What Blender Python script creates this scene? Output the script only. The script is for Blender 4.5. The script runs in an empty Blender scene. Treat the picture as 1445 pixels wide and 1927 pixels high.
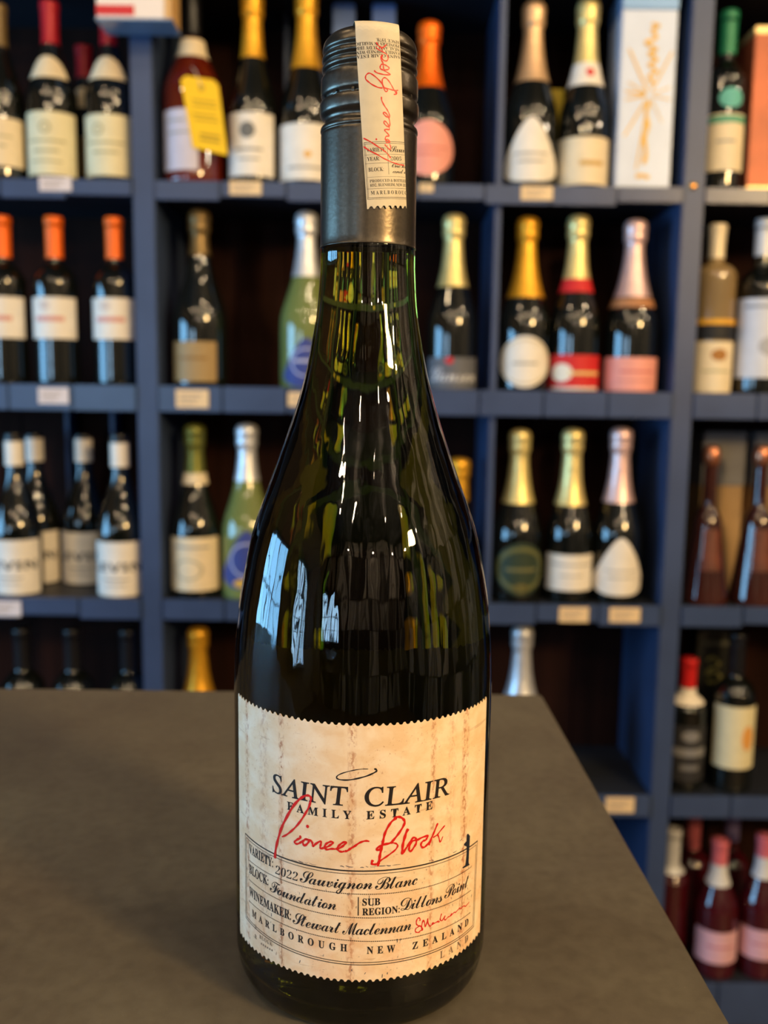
import bpy, bmesh, math, random
from mathutils import Vector, Matrix, noise
random.seed(7)
scene = bpy.context.scene
COL = scene.collection
PI = math.pi
TZ = 0.983                      # height of the counter top (m)

# ------------------------------------------------------------------ camera
PITCH, ROLL, FPX = 0.13255, 0.0133, 1740.0
cam_d = bpy.data.cameras.new('camera')
cam = bpy.data.objects.new('camera', cam_d)
COL.objects.link(cam)
cam_d.sensor_fit = 'VERTICAL'
cam_d.sensor_height = 36.0
cam_d.sensor_width = 27.0
cam_d.lens = FPX * 36.0 / 1927.0
cam_d.clip_start = 0.01
cam_d.dof.use_dof = True
cam_d.dof.focus_distance = 0.268
cam_d.dof.aperture_fstop = 11.5
up0 = Vector((0, math.sin(PITCH), math.cos(PITCH)))
fwd = Vector((0, math.cos(PITCH), -math.sin(PITCH)))
rt = Vector((1, 0, 0)) * math.cos(ROLL) + up0 * math.sin(ROLL)
up = -Vector((1, 0, 0)) * math.sin(ROLL) + up0 * math.cos(ROLL)
M = Matrix.Identity(4)
for i in range(3):
    M[i][0], M[i][1], M[i][2] = rt[i], up[i], -fwd[i]
M.translation = Vector((0.006193, -0.30039, TZ + 0.197))
cam.matrix_world = M
scene.camera = cam

# ------------------------------------------------------------------ world, exposure
world = bpy.data.worlds.new('world')
scene.world = world
world.use_nodes = True
world.node_tree.nodes['Background'].inputs[0].default_value = (0.55, 0.72, 1.0, 1)
world.node_tree.nodes['Background'].inputs[1].default_value = 0.6
vs = scene.view_settings
vs.view_transform = 'Standard'
vs.look = 'None'
vs.exposure = 0.22
vs.gamma = 1.0
vs.use_curve_mapping = False
scene.cycles.sample_clamp_indirect = 6.0
scene.cycles.max_bounces = 12
scene.cycles.transmission_bounces = 12
scene.cycles.caustics_reflective = False

# ------------------------------------------------------------------ lights of the shop
def area(name, loc, aim, sx, sy, power, color):
    d = bpy.data.lights.new(name, 'AREA')
    d.shape = 'RECTANGLE'; d.size = sx; d.size_y = sy
    d.energy = power; d.color = color
    o = bpy.data.objects.new(name, d)
    COL.objects.link(o)
    o.location = loc
    o.rotation_euler = (Vector(aim) - Vector(loc)).to_track_quat('-Z', 'Y').to_euler()
    return o
def bulb(name, loc, power, color=(1.0, 0.76, 0.45), rad=0.03):
    d = bpy.data.lights.new(name, 'POINT')
    d.energy = power; d.color = color; d.shadow_soft_size = rad
    o = bpy.data.objects.new(name, d)
    COL.objects.link(o)
    o.location = loc
    return o
DAY = (0.42, 0.71, 1.0)
WIN_L = [(-2.0, 0.40), (-1.50, 0.40), (-0.22, 0.62), (0.50, 0.62)]      # shop window panes in wall_left: centre y, width
for yc, wd in WIN_L:
    area('window_daylight', (-2.56, yc, 1.14), (0, yc, 1.14), wd, 0.95, 44.0 * wd * 0.95, DAY if yc < -1 else (0.24, 0.60, 1.0))
area('door_daylight', (-1.95, -3.44, 1.2), (-1.95, 0, 1.2), 0.6, 0.9, 26.0, DAY)
BULBS = [(-1.55, -0.75, 8), (-1.0, -0.95, 7), (-0.5, -0.7, 6), (0.05, -1.0, 6), (0.6, -0.75, 8), (1.2, -1.0, 10), (1.8, -0.7, 12),
         (-1.2, -2.0, 8), (-0.5, -2.3, 7), (0.35, -2.0, 8), (1.0, -2.3, 10), (1.7, -1.9, 12),
         (-0.8, 0.1, 6), (0.3, 0.0, 6), (0.9, 0.15, 8), (1.7, 0.1, 16)]
for (x, y, p) in BULBS:
    bulb('ceiling_bulb', (x, y, 2.62), p, rad=0.03)
area('warm_wall_light', (1.9, -1.6, 2.1), (0, 0, 1.1), 0.3, 0.3, 50.0, (1.0, 0.64, 0.25))
for (x, y) in ((2.12, -2.6), (2.12, -1.2), (2.12, 0.4), (-0.9, -3.1), (0.5, -3.1), (1.6, -3.1)):
    bulb('added_wall_fill', (x, y, 2.2), 10, (1.0, 0.80, 0.56))  # added unseen bulbs that brighten the walls reflected in the bottle

# ------------------------------------------------------------------ materials
def lin(r, g, b):
    f = lambda c: ((c / 255.0 + 0.055) / 1.055) ** 2.4 if c > 10 else c / 255.0 / 12.92
    return (f(r), f(g), f(b), 1)
MATS = {}
def mat(name, col, rough=0.5, metal=0.0, var=0.0, scale=20.0, bump=0.0, coat=0.0, spec=0.5, trans=0.0, ior=1.45, stretch=(1, 1, 1)):
    if name in MATS: return MATS[name]
    m = bpy.data.materials.new(name); m.use_nodes = True
    nt = m.node_tree; b = nt.nodes['Principled BSDF']
    b.inputs['Base Color'].default_value = col
    b.inputs['Roughness'].default_value = rough
    b.inputs['Metallic'].default_value = metal
    b.inputs['Coat Weight'].default_value = coat
    b.inputs['Specular IOR Level'].default_value = spec
    b.inputs['Transmission Weight'].default_value = trans
    b.inputs['IOR'].default_value = ior
    if var or bump:
        tc = nt.nodes.new('ShaderNodeTexCoord'); mp = nt.nodes.new('ShaderNodeMapping')
        mp.inputs['Scale'].default_value = stretch
        nz = nt.nodes.new('ShaderNodeTexNoise'); nz.inputs['Scale'].default_value = scale; nz.inputs['Detail'].default_value = 6
        nt.links.new(tc.outputs['Object'], mp.inputs[0]); nt.links.new(mp.outputs[0], nz.inputs['Vector'])
        if var:
            cr = nt.nodes.new('ShaderNodeValToRGB')
            cr.color_ramp.elements[0].position = 0.3; cr.color_ramp.elements[1].position = 0.7
            cr.color_ramp.elements[0].color = tuple(c * (1 - var) for c in col[:3]) + (1,)
            cr.color_ramp.elements[1].color = tuple(min(1, c * (1 + var)) for c in col[:3]) + (1,)
            nt.links.new(nz.outputs['Fac'], cr.inputs[0]); nt.links.new(cr.outputs[0], b.inputs['Base Color'])
        if bump:
            bp = nt.nodes.new('ShaderNodeBump'); bp.inputs['Strength'].default_value = bump; bp.inputs['Distance'].default_value = 0.002
            nt.links.new(nz.outputs['Fac'], bp.inputs['Height']); nt.links.new(bp.outputs[0], b.inputs['Normal'])
    MATS[name] = m
    return m
PAINT = mat('navy_paint', lin(56, 72, 106), 0.42, var=0.12, scale=9, bump=0.08)
RAIL = mat('grey_blue_plastic', lin(58, 74, 108), 0.3, var=0.1, scale=15)
BOARD = mat('shelf_top_paint', lin(36, 40, 50), 0.5, var=0.1, scale=9)
BACK = mat('dark_wood', lin(38, 18, 12), 0.85, spec=0.15, var=0.35, scale=6, bump=0.15, stretch=(6, 6, 0.6))

def make_counter_mat():
    m = bpy.data.materials.new('counter_laminate'); m.use_nodes = True
    nt = m.node_tree; b = nt.nodes['Principled BSDF']; L = nt.links
    tc = nt.nodes.new('ShaderNodeTexCoord')
    def nz(sc, det, rgh=0.55):
        n = nt.nodes.new('ShaderNodeTexNoise'); n.inputs['Scale'].default_value = sc; n.inputs['Detail'].default_value = det
        n.inputs['Roughness'].default_value = rgh; L.new(tc.outputs['Object'], n.inputs['Vector']); return n
    n1, n2, n3 = nz(14, 7, 0.6), nz(170, 4), nz(1500, 2)
    cr = nt.nodes.new('ShaderNodeValToRGB'); e = cr.color_ramp.elements
    e[0].position = 0.3; e[0].color = lin(84, 76, 67)
    e[1].position = 0.7; e[1].color = lin(101, 95, 83)
    L.new(n1.outputs['Fac'], cr.inputs[0])
    mx = nt.nodes.new('ShaderNodeMix'); mx.data_type = 'RGBA'; mx.blend_type = 'MULTIPLY'; mx.inputs[0].default_value = 0.6
    c2 = nt.nodes.new('ShaderNodeValToRGB'); e = c2.color_ramp.elements
    e[0].position = 0.3; e[0].color = (0.7, 0.68, 0.66, 1); e[1].position = 0.62; e[1].color = (1, 1, 1, 1)
    L.new(n2.outputs['Fac'], c2.inputs[0]); L.new(cr.outputs[0], mx.inputs[6]); L.new(c2.outputs[0], mx.inputs[7])
    m3 = nt.nodes.new('ShaderNodeMix'); m3.data_type = 'RGBA'; m3.blend_type = 'ADD'
    c3 = nt.nodes.new('ShaderNodeValToRGB'); e = c3.color_ramp.elements
    e[0].position = 0.70; e[0].color = (0, 0, 0, 1); e[1].position = 0.82; e[1].color = (0.10, 0.09, 0.06, 1)
    L.new(n3.outputs['Fac'], c3.inputs[0]); m3.inputs[0].default_value = 0.9
    L.new(mx.outputs[2], m3.inputs[6]); L.new(c3.outputs[0], m3.inputs[7]); L.new(m3.outputs[2], b.inputs['Base Color'])
    b.inputs['Roughness'].default_value = 0.5
    bp = nt.nodes.new('ShaderNodeBump'); bp.inputs['Strength'].default_value = 0.25; bp.inputs['Distance'].default_value = 0.0006
    L.new(n2.outputs['Fac'], bp.inputs['Height']); L.new(bp.outputs[0], b.inputs['Normal'])
    return m
COUNTER = make_counter_mat()

# ------------------------------------------------------------------ helpers
def link(name, me, m=None, parent=None, smooth=False):
    o = bpy.data.objects.new(name, me); COL.objects.link(o)
    if m: me.materials.append(m)
    if parent: o.parent = parent
    if smooth:
        for p in me.polygons: p.use_smooth = True
    return o
def frombm(name, bm, m=None, parent=None, smooth=False):
    me = bpy.data.meshes.new(name); bm.to_mesh(me); bm.free()
    return link(name, me, m, parent, smooth)
def tag(o, label=None, cat=None, group=None, kind=None):
    if label: o['label'] = label
    if cat: o['category'] = cat
    if group: o['group'] = group
    if kind: o['kind'] = kind
    return o
def empty(name, loc, label=None, cat=None, group=None, kind=None):
    o = bpy.data.objects.new(name, None); COL.objects.link(o); o.location = loc; o.empty_display_size = 0.05
    return tag(o, label, cat, group, kind)
def box_bm(x0, x1, y0, y1, z0, z1, bev=0.0, bm=None):
    own = bmesh.new()
    bmesh.ops.create_cube(own, size=1)
    for v in own.verts:
        v.co = Vector(((x0 + x1) / 2 + v.co.x * (x1 - x0), (y0 + y1) / 2 + v.co.y * (y1 - y0), (z0 + z1) / 2 + v.co.z * (z1 - z0)))
    if bev:
        bmesh.ops.bevel(own, geom=list(own.edges), offset=bev, segments=2, affect='EDGES', clamp_overlap=True)
    if bm is None: return own
    t = bpy.data.meshes.new('t'); own.to_mesh(t); own.free(); bm.from_mesh(t); bpy.data.meshes.remove(t)
    return bm
def box(name, x0, x1, y0, y1, z0, z1, m, parent=None, bev=0.0):
    return frombm(name, box_bm(x0, x1, y0, y1, z0, z1, bev), m, parent)
def catmull(pts, n=6):
    out = []
    P = [pts[0]] + list(pts) + [pts[-1]]
    for i in range(1, len(P) - 2):
        for k in range(n):
            t = k / n
            a, b, c, d = P[i - 1], P[i], P[i + 1], P[i + 2]
            out.append(tuple(0.5 * (2 * b[j] + (c[j] - a[j]) * t + (2 * a[j] - 5 * b[j] + 4 * c[j] - d[j]) * t * t + (3 * b[j] - a[j] - 3 * c[j] + d[j]) * t ** 3) for j in range(len(b))))
    out.append(tuple(pts[-1]))
    return out
def lathe_bm(prof, seg=32):
    """prof: (r, z) in mm from bottom to top"""
    bm = bmesh.new(); rings = []
    for r, z in prof:
        if r < 1e-6: rings.append([bm.verts.new((0, 0, z / 1000))])
        else: rings.append([bm.verts.new((r * math.sin(2 * PI * k / seg) / 1000, -r * math.cos(2 * PI * k / seg) / 1000, z / 1000)) for k in range(seg)])
    for a, b in zip(rings, rings[1:]):
        for k in range(seg):
            k2 = (k + 1) % seg
            if len(a) == 1 and len(b) == 1: continue
            if len(a) == 1: bm.faces.new((a[0], b[k2], b[k]))
            elif len(b) == 1: bm.faces.new((a[k], a[k2], b[0]))
            else: bm.faces.new((a[k], a[k2], b[k2], b[k]))
    bmesh.ops.recalc_face_normals(bm, faces=bm.faces)
    return bm
def lathe(name, prof, m, parent, seg=32, smooth=True):
    return frombm(name, lathe_bm(prof, seg), m, parent, smooth)
def interp(tab, z):
    """tab: list of (z, r) ascending"""
    if z <= tab[0][0]: return tab[0][1]
    for (z0, r0), (z1, r1) in zip(tab, tab[1:]):
        if z <= z1: return r0 + (r1 - r0) * (z - z0) / max(1e-9, z1 - z0)
    return tab[-1][1]
def patch(name, u0, u1, n, zt, zb, rows, place, m, parent, uvs=0.01, solid=0.0):
    # thick sheets stay flat shaded so that their cut rim does not bend the shading
    """sheet of paper between the curves zb(u) and zt(u), laid on a surface by place(u, z)"""
    bm = bmesh.new(); uvl = bm.loops.layers.uv.new('UVMap'); grid = []
    for i in range(n + 1):
        u = u0 + (u1 - u0) * i / n
        a, b = zb(u), zt(u)
        grid.append([(bm.verts.new(place(u, a + (b - a) * j / rows)), (u * uvs, (a + (b - a) * j / rows) * uvs)) for j in range(rows + 1)])
    for i in range(n):
        for j in range(rows):
            q = (grid[i][j], grid[i + 1][j], grid[i + 1][j + 1], grid[i][j + 1])
            try: f = bm.faces.new([t[0] for t in q])
            except ValueError: continue
            for lp, t in zip(f.loops, q): lp[uvl].uv = t[1]
    o = frombm(name, bm, m, parent, smooth=not solid)
    if solid:
        md = o.modifiers.new('paper', 'SOLIDIFY'); md.thickness = solid; md.offset = -1
    return o
def slice2d(bm, step, axis=0):
    xs = [v.co[axis] for v in bm.verts]
    if not xs: return
    a, b = min(xs), max(xs); k = math.ceil(a / step)
    no = Vector((1, 0, 0)) if axis == 0 else Vector((0, 1, 0))
    while k * step < b:
        co = no * (k * step)
        bmesh.ops.bisect_plane(bm, geom=list(bm.verts) + list(bm.edges) + list(bm.faces), dist=1e-6, plane_co=co, plane_no=no)
        k += 1
def wrapbm(name, bm, place, m, parent, step=1.4, smooth=False):
    slice2d(bm, step)
    for v in bm.verts: v.co = Vector(place(v.co.x, v.co.y))
    return frombm(name, bm, m, parent, smooth)

# lettering styles: letters from the mathematical ranges of the built-in font
STY = dict(bold=(0x1D400, 0x1D41A, 0x1D7CE), italic=(0x1D434, 0x1D44E, None), bital=(0x1D468, 0x1D482, 0x1D7CE),
           script=(0x1D4D0, 0x1D4EA, None), sansb=(0x1D5D4, 0x1D5EE, 0x1D7EC), plain=None)
def mathtext(t, sty):
    if STY[sty] is None: return t
    U, Lo, D = STY[sty]; r = ''
    for c in t:
        if 'A' <= c <= 'Z': r += chr(U + ord(c) - 65)
        elif 'a' <= c <= 'z': r += '\u210e' if (sty == 'italic' and c == 'h') else chr(Lo + ord(c) - 97)
        elif D and c.isdigit(): r += chr(D + ord(c) - 48)
        else: r += c
    return r
CAPH = {}
def raw_text(t, sty, track=1.0, word=1.0, off=0.0, res=3):
    cu = bpy.data.curves.new('t', 'FONT'); cu.body = mathtext(t, sty)
    cu.space_character = track; cu.space_word = word; cu.offset = off; cu.resolution_u = res
    o = bpy.data.objects.new('t', cu)
    me = bpy.data.meshes.new_from_object(o)
    bm = bmesh.new(); bm.from_mesh(me)
    bpy.data.objects.remove(o); bpy.data.curves.remove(cu); bpy.data.meshes.remove(me)
    for f in bm.faces: f.material_index = 0
    return bm
def text2d(t, sty, u0, u1, z0, cap, track=1.0, word=1.0, off=0.0, shear=0.0, slope=0.0, into=None, bow=0.0, rot=False, clip=None):
    """flat lettering: width u0..u1, baseline z0, capital height cap; returns / extends a bmesh in the label plane"""
    if sty not in CAPH:
        b = raw_text('I', sty); ys = [v.co.y for v in b.verts]; CAPH[sty] = max(ys) - min(ys); b.free()
    bm = raw_text(t, sty, track, word, off)
    for v in bm.verts: v.co.x += shear * v.co.y
    xs = [v.co.x for v in bm.verts]; a, b = min(xs), max(xs)
    sx, sy = (u1 - u0) / (b - a), cap / CAPH[sty]
    for v in bm.verts:
        x = (v.co.x - a) * sx; y = v.co.y * sy
        if rot: x, y = (u1 - u0) - x, cap - y
        w = x / (u1 - u0)
        v.co = Vector((u0 + x, z0 + y + slope * x - bow * 4 * w * (1 - w), 0))
    if clip:
        for s, c in ((-1, clip[0]), (1, clip[1])):
            bmesh.ops.bisect_plane(bm, geom=list(bm.verts) + list(bm.edges) + list(bm.faces), dist=1e-6, plane_co=Vector((c, 0, 0)), plane_no=Vector((s, 0, 0)), clear_outer=True)
    if into is None: return bm
    me = bpy.data.meshes.new('t'); bm.to_mesh(me); bm.free(); into.from_mesh(me); bpy.data.meshes.remove(me)
    return into
def ribbon(pts, w0, w1=None, into=None, n=5, taper=True):
    """brush stroke along a smoothed path"""
    bm = into or bmesh.new(); w1 = w1 or w0
    P = catmull(pts, n) if len(pts) > 2 else pts
    L = len(P); vs = []
    for i, p in enumerate(P):
        a, b = P[max(0, i - 1)], P[min(L - 1, i + 1)]
        d = Vector((b[0] - a[0], b[1] - a[1]))
        if d.length < 1e-6: d = Vector((1, 0))
        d.normalize(); nn = Vector((-d.y, d.x))
        t = i / (L - 1); w = (w0 + (w1 - w0) * t) * (0.88 + 0.18 * math.sin(i * 0.9))
        if taper and (i == 0 or i == L - 1): w *= 0.6
        vs.append((bm.verts.new((p[0] + nn.x * w / 2, p[1] + nn.y * w / 2, 0)), bm.verts.new((p[0] - nn.x * w / 2, p[1] - nn.y * w / 2, 0))))
    for a, b in zip(vs, vs[1:]):
        bm.faces.new((a[0], a[1], b[1], b[0]))
    return bm
def quad2d(bm, x0, x1, y0, y1, sl=0.0):
    bm.faces.new([bm.verts.new((x, y + sl * (x - x0), 0)) for x, y in ((x0, y0), (x1, y0), (x1, y1), (x0, y1))])
def disc2d(bm, cx, cy, rx, ry, n=20, rin=0.0):
    o = [bm.verts.new((cx + rx * math.cos(2 * PI * k / n), cy + ry * math.sin(2 * PI * k / n), 0)) for k in range(n)]
    if rin:
        q = [bm.verts.new((cx + rin * rx * math.cos(2 * PI * k / n), cy + rin * ry * math.sin(2 * PI * k / n), 0)) for k in range(n)]
        for k in range(n): bm.faces.new((o[k], o[(k + 1) % n], q[(k + 1) % n], q[k]))
    else: bm.faces.new(o)

# ------------------------------------------------------------------ the room
X0, X1, Y0, Y1, ZC = -2.62, 2.5, -3.5, 1.62, 2.75
def panel_mat(name, c1, c2, w, h, vert=True):
    m = bpy.data.materials.new(name); m.use_nodes = True
    nt = m.node_tree; b = nt.nodes['Principled BSDF']; L = nt.links
    tc = nt.nodes.new('ShaderNodeTexCoord'); sp = nt.nodes.new('ShaderNodeSeparateXYZ'); cb = nt.nodes.new('ShaderNodeCombineXYZ')
    L.new(tc.outputs['Object'], sp.inputs[0])
    if vert:
        ad = nt.nodes.new('ShaderNodeMath'); ad.operation = 'ADD'
        L.new(sp.outputs[0], ad.inputs[0]); L.new(sp.outputs[1], ad.inputs[1]); L.new(ad.outputs[0], cb.inputs[0]); L.new(sp.outputs[2], cb.inputs[1])
    else:
        L.new(sp.outputs[0], cb.inputs[0]); L.new(sp.outputs[1], cb.inputs[1])
    bt = nt.nodes.new('ShaderNodeTexBrick'); bt.inputs['Scale'].default_value = 1.0
    bt.inputs['Color1'].default_value = c1; bt.inputs['Color2'].default_value = c2; bt.inputs['Mortar'].default_value = (0.01, 0.009, 0.008, 1)
    bt.inputs['Mortar Size'].default_value = 0.012; bt.inputs['Brick Width'].default_value = w; bt.inputs['Row Height'].default_value = h
    bt.offset = 0.0; bt.inputs['Bias'].default_value = -0.25
    L.new(cb.outputs[0], bt.inputs['Vector']); L.new(bt.outputs['Color'], b.inputs['Base Color']); b.inputs['Roughness'].default_value = 0.7
    return m
wallm = mat('warm_grey_plaster', lin(120, 108, 96), 0.8, var=0.1, scale=3)
cellm = panel_mat('wall_reflection_cells', lin(30, 27, 28), lin(250, 236, 216), 0.15, 0.55)  # light and dark stock-shelf pattern on unseen walls, invented for the bottle's reflections
floorm = mat('floor_boards', lin(74, 56, 44), 0.5, var=0.3, scale=5, stretch=(1, 8, 1))
def struct(name, *a, **k): return tag(box(name, *a, **k), kind='structure')
struct('floor', X0, X1, Y0, Y1, -0.05, 0.0, floorm)
struct('ceiling', X0, X1, Y0, Y1, ZC, ZC + 0.05, panel_mat('ceiling_boards', lin(34, 36, 42), lin(146, 143, 146), 0.075, 2.6, False))
struct('wall_back', X0, X1, Y1 - 0.04, Y1 + 0.02, 0, ZC, mat('dark_wall', lin(40, 34, 34), 0.8, var=0.1))
struct('wall_right', X1, X1 + 0.06, Y0, Y1, 0, ZC, cellm)
struct('wall_left', X0 - 0.06, X0, Y0, Y1, 0, ZC, wallm)
# shop window frames; the bars are added, unseen, to break up the panes' reflections
def window(name, x, y, w, z0, z1, axis, nv, nh):
    bm = bmesh.new(); m = mat('window_frame_paint', lin(40, 42, 48), 0.5)
    def bar(a0, a1, b0, b1, t=0.02):
        if axis == 'x': box_bm(x - t, x + t, a0, a1, b0, b1, bm=bm)
        else: box_bm(a0, a1, y - t, y + t, b0, b1, bm=bm)
    c = y if axis == 'x' else x
    for k in range(nv + 1):
        p = c - w / 2 + w * k / nv
        t = 0.025 if k in (0, nv) else 0.009
        bar(p - t, p + t, z0, z1)
    for k in range(nh + 1):
        p = z0 + (z1 - z0) * k / nh
        t = 0.025 if k in (0, nh) else 0.007
        bar(c - w / 2, c + w / 2, p - t, p + t, 0.018)
    tag(frombm(name, bm, m), kind='structure')
window('window_1', -2.50, -1.75, 1.0, 0.62, 1.66, 'x', 9, 4)
window('window_2', -2.50, 0.14, 1.5, 0.62, 1.66, 'x', 6, 2)
window('window_3', -1.95, -3.38, 0.66, 0.72, 1.68, 'y', 4, 3)
struct('wall_front', X0, X1, Y0 - 0.06, Y0, 0, ZC, cellm)

# ------------------------------------------------------------------ shelving
SH = dict(T=1.863, A=1.518, B=1.179, C=0.805, D=0.452, E=0.084)
LIP = dict(T=0.03, A=0.030, B=0.043, C=0.036, D=0.040, E=0.084)
YF, YB = 1.30, 1.54
unit = empty('shelving_unit', (0, YB, 0), 'tall navy blue painted open wine shelving with many bays behind the counter', 'shelves')
unit_off = Vector((0, YB, 0))
def upart(name, x0, x1, y0, y1, z0, z1, m, bev=0.0, parent=None):
    o = box(name, x0, x1, y0 - YB, y1 - YB, z0, z1, m, parent or unit, bev); return o
UPR = [(-1.338, -1.301), (-0.421, -0.384), (0.498, 0.534), (1.413, 1.449)]
for a, b in UPR: upart('upright', a, b, YF, YB, 0, 2.2, PAINT, 0.002)
BAYS = [(-1.301, -0.421), (-0.384, 0.498), (0.534, 1.413)]
rnd = random.Random(3)
for bi, (a, b) in enumerate(BAYS):
    for row, z in SH.items():
        s = upart('shelf_board', a, b, YF + 0.004, YB, z - 0.02 if row != 'E' else 0.0, z, BOARD, 0.001)
        n = 8; w = (b - a) / n
        for k in range(n):                      # clip-on ticket rail, in short lengths
            dz = rnd.choice((0, 0, 0.006)) if row in ('A', 'C') else 0
            o = upart('ticket_rail', a + k * w + 0.0012, a + (k + 1) * w - 0.0012, YF - 0.003, YF + 0.004, z - LIP[row] + dz, z + 0.001, RAIL, 0.0012, parent=s)
    nb = 9; w = (b - a) / nb
    for k in range(nb):
        upart('back_board', a + k * w + 0.001, a + (k + 1) * w - 0.001, YB, YB + 0.012 + 0.002 * (k % 2), 0, 2.2, BACK)
def divider(x, ra, rb, w=0.011, y0=YF + 0.012):
    upart('divider', x - w / 2, x + w / 2, y0, YB, SH[ra], SH[rb] - 0.02, PAINT, 0.001)
divider(0.192, 'A', 'T'); divider(0.192, 'B', 'A'); divider(0.192, 'C', 'B')
for x in (-0.522, -0.61 - 0.0): divider(x, 'C', 'B', 0.008, 1.40 + 0.095)
divider(-0.15 - 0.03, 'A', 'T', 0.008, 1.45)

# ------------------------------------------------------------------ counter
ctr = empty('counter', (-0.30, 0.0, 0), 'dark brown-grey laminate counter top carrying the large wine bottle', 'counter')
bm = bmesh.new()
pts = [(0.111 + 0.30, 0.2838), (-0.62, 0.2795), (-0.62, -0.215), (0.1215 + 0.30, -0.215)]
vv = [bm.verts.new((x, y, TZ - 0.038)) for x, y in pts] + [bm.verts.new((x, y, TZ)) for x, y in pts]
bm.faces.new(vv[0:4][::-1]); bm.faces.new(vv[4:8])
for k in range(4):
    bm.faces.new((vv[k], vv[(k + 1) % 4], vv[4 + (k + 1) % 4], vv[4 + k]))
bmesh.ops.recalc_face_normals(bm, faces=bm.faces)
bmesh.ops.bevel(bm, geom=list(bm.edges), offset=0.0012, segments=2, affect='EDGES')
frombm('counter_top', bm, COUNTER, ctr)
box('cabinet_body', -0.58, 0.38, -0.18, 0.24, 0.06, TZ - 0.038, mat('counter_base', lin(52, 46, 42), 0.6, var=0.1), ctr, 0.002)
box('kick_board', -0.55, 0.35, -0.15, 0.21, 0.0, 0.06, mat('kick', lin(24, 22, 22), 0.6), ctr)

# ------------------------------------------------------------------ the large bottle
wb = empty('wine_bottle', (0, 0, TZ), 'large dark green wine bottle on the counter with weathered label and strip over cap', 'bottle')
GP = [(0, 5.0), (14, 4.5), (26, 2.0), (32, 0.4), (36, 0.0), (39.2, 1.4), (41.4, 4.6), (42.4, 9.5), (42.75, 16), (42.8, 60), (42.85, 97), (42.6, 108), (42.3, 114), (41.6, 121.5),
      (40.75, 129.4), (38.55, 141.4), (35.85, 153.1), (30.2, 168.7), (24.4, 185.0), (19.9, 200.2), (17.65, 211.2), (16.4, 218.0), (15.6, 224.5), (15.0, 234), (14.85, 241.5), (13.6, 243.5), (13.4, 262), (13.4, 294), (12, 299)]
def glass_mat():
    m = bpy.data.materials.new('bottle_green_glass'); m.use_nodes = True
    nt = m.node_tree; b = nt.nodes['Principled BSDF']
    b.inputs['Base Color'].default_value = (0.88, 0.90, 0.70, 1)
    b.inputs['Roughness'].default_value = 0.0
    b.inputs['Transmission Weight'].default_value = 1.0
    b.inputs['IOR'].default_value = 1.5
    tc = nt.nodes.new('ShaderNodeTexCoord'); mp = nt.nodes.new('ShaderNodeMapping'); mp.inputs['Scale'].default_value = (1, 1, 0.06)
    nz = nt.nodes.new('ShaderNodeTexNoise'); nz.inputs['Scale'].default_value = 60; nz.inputs['Detail'].default_value = 3
    bp = nt.nodes.new('ShaderNodeBump'); bp.inputs['Strength'].default_value = 0.22; bp.inputs['Distance'].default_value = 0.004
    nt.links.new(tc.outputs['Object'], mp.inputs[0]); nt.links.new(mp.outputs[0], nz.inputs['Vector'])
    nt.links.new(nz.outputs['Fac'], bp.inputs['Height']); nt.links.new(bp.outputs[0], b.inputs['Normal'])
    va = nt.nodes.new('ShaderNodeVolumeAbsorption'); va.inputs['Color'].default_value = (0.74, 0.75, 0.0, 1); va.inputs['Density'].default_value = 100
    nt.links.new(va.outputs[0], nt.nodes['Material Output'].inputs['Volume'])
    return m
GLASS = glass_mat()
lathe('glass_body', [(0, 5.0)] + catmull(GP[1:], 4) + [(0, 300.5)], GLASS, wb, 96)
# screw cap with rolled threads
CP = [(15.0, 240.4), (15.15, 240.7), (15.02, 243), (14.95, 262), (14.95, 272), (14.95, 274.0), (14.75, 274.7), (15.1, 275.3), (14.95, 276.3), (14.3, 276.9), (13.9, 277.8), (14.1, 278.8), (14.8, 279.5),
      (15.25, 280.2), (15.35, 281.6), (15.3, 283.0), (15.0, 283.8), (14.15, 284.3), (14.4, 285.0), (14.95, 285.8), (15.0, 288.0), (14.9, 290.3), (14.6, 291.0), (13.95, 291.9), (14.0, 292.4), (14.6, 293.0), (14.7, 293.6), (14.55, 294.1), (13.95, 294.8), (14.0, 295.2), (14.6, 295.8),
      (14.65, 296.4), (14.5, 296.9), (13.95, 297.5), (14.1, 298.0), (14.5, 298.6), (14.45, 299.5), (14.0, 301.0), (13.1, 302.2), (11.9, 303.1), (10.3, 303.55), (7, 303.7)]
CAPM = mat('charcoal_metal', lin(92, 84, 74), 0.30, metal=0.9, var=0.12, scale=900, bump=0.03)
cap = lathe('screw_cap', catmull(CP, 3) + [(0, 303.75)], CAPM, wb, 96)
tag(cap, 'satin charcoal metal screw cap with rolled grooves')
# perforation tabs of the tamper band
bm = bmesh.new()
for k in range(14):
    a = 2 * PI * (k + 0.3) / 14
    t = lathe_bm([(14.9, 283.7), (15.05, 284.3), (14.9, 285.0)], 220)
    keep = [f for f in t.faces if abs(((math.atan2(f.calc_center_median().x, -f.calc_center_median().y) - a + PI) % (2 * PI)) - PI) < 0.035]
    bmesh.ops.delete(t, geom=[f for f in t.faces if f not in set(keep)], context='FACES')
    me = bpy.data.meshes.new('t'); t.to_mesh(me); t.free(); bm.from_mesh(me); bpy.data.meshes.remove(me)
frombm('tamper_bridges', bm, CAPM, cap, True)

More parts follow.
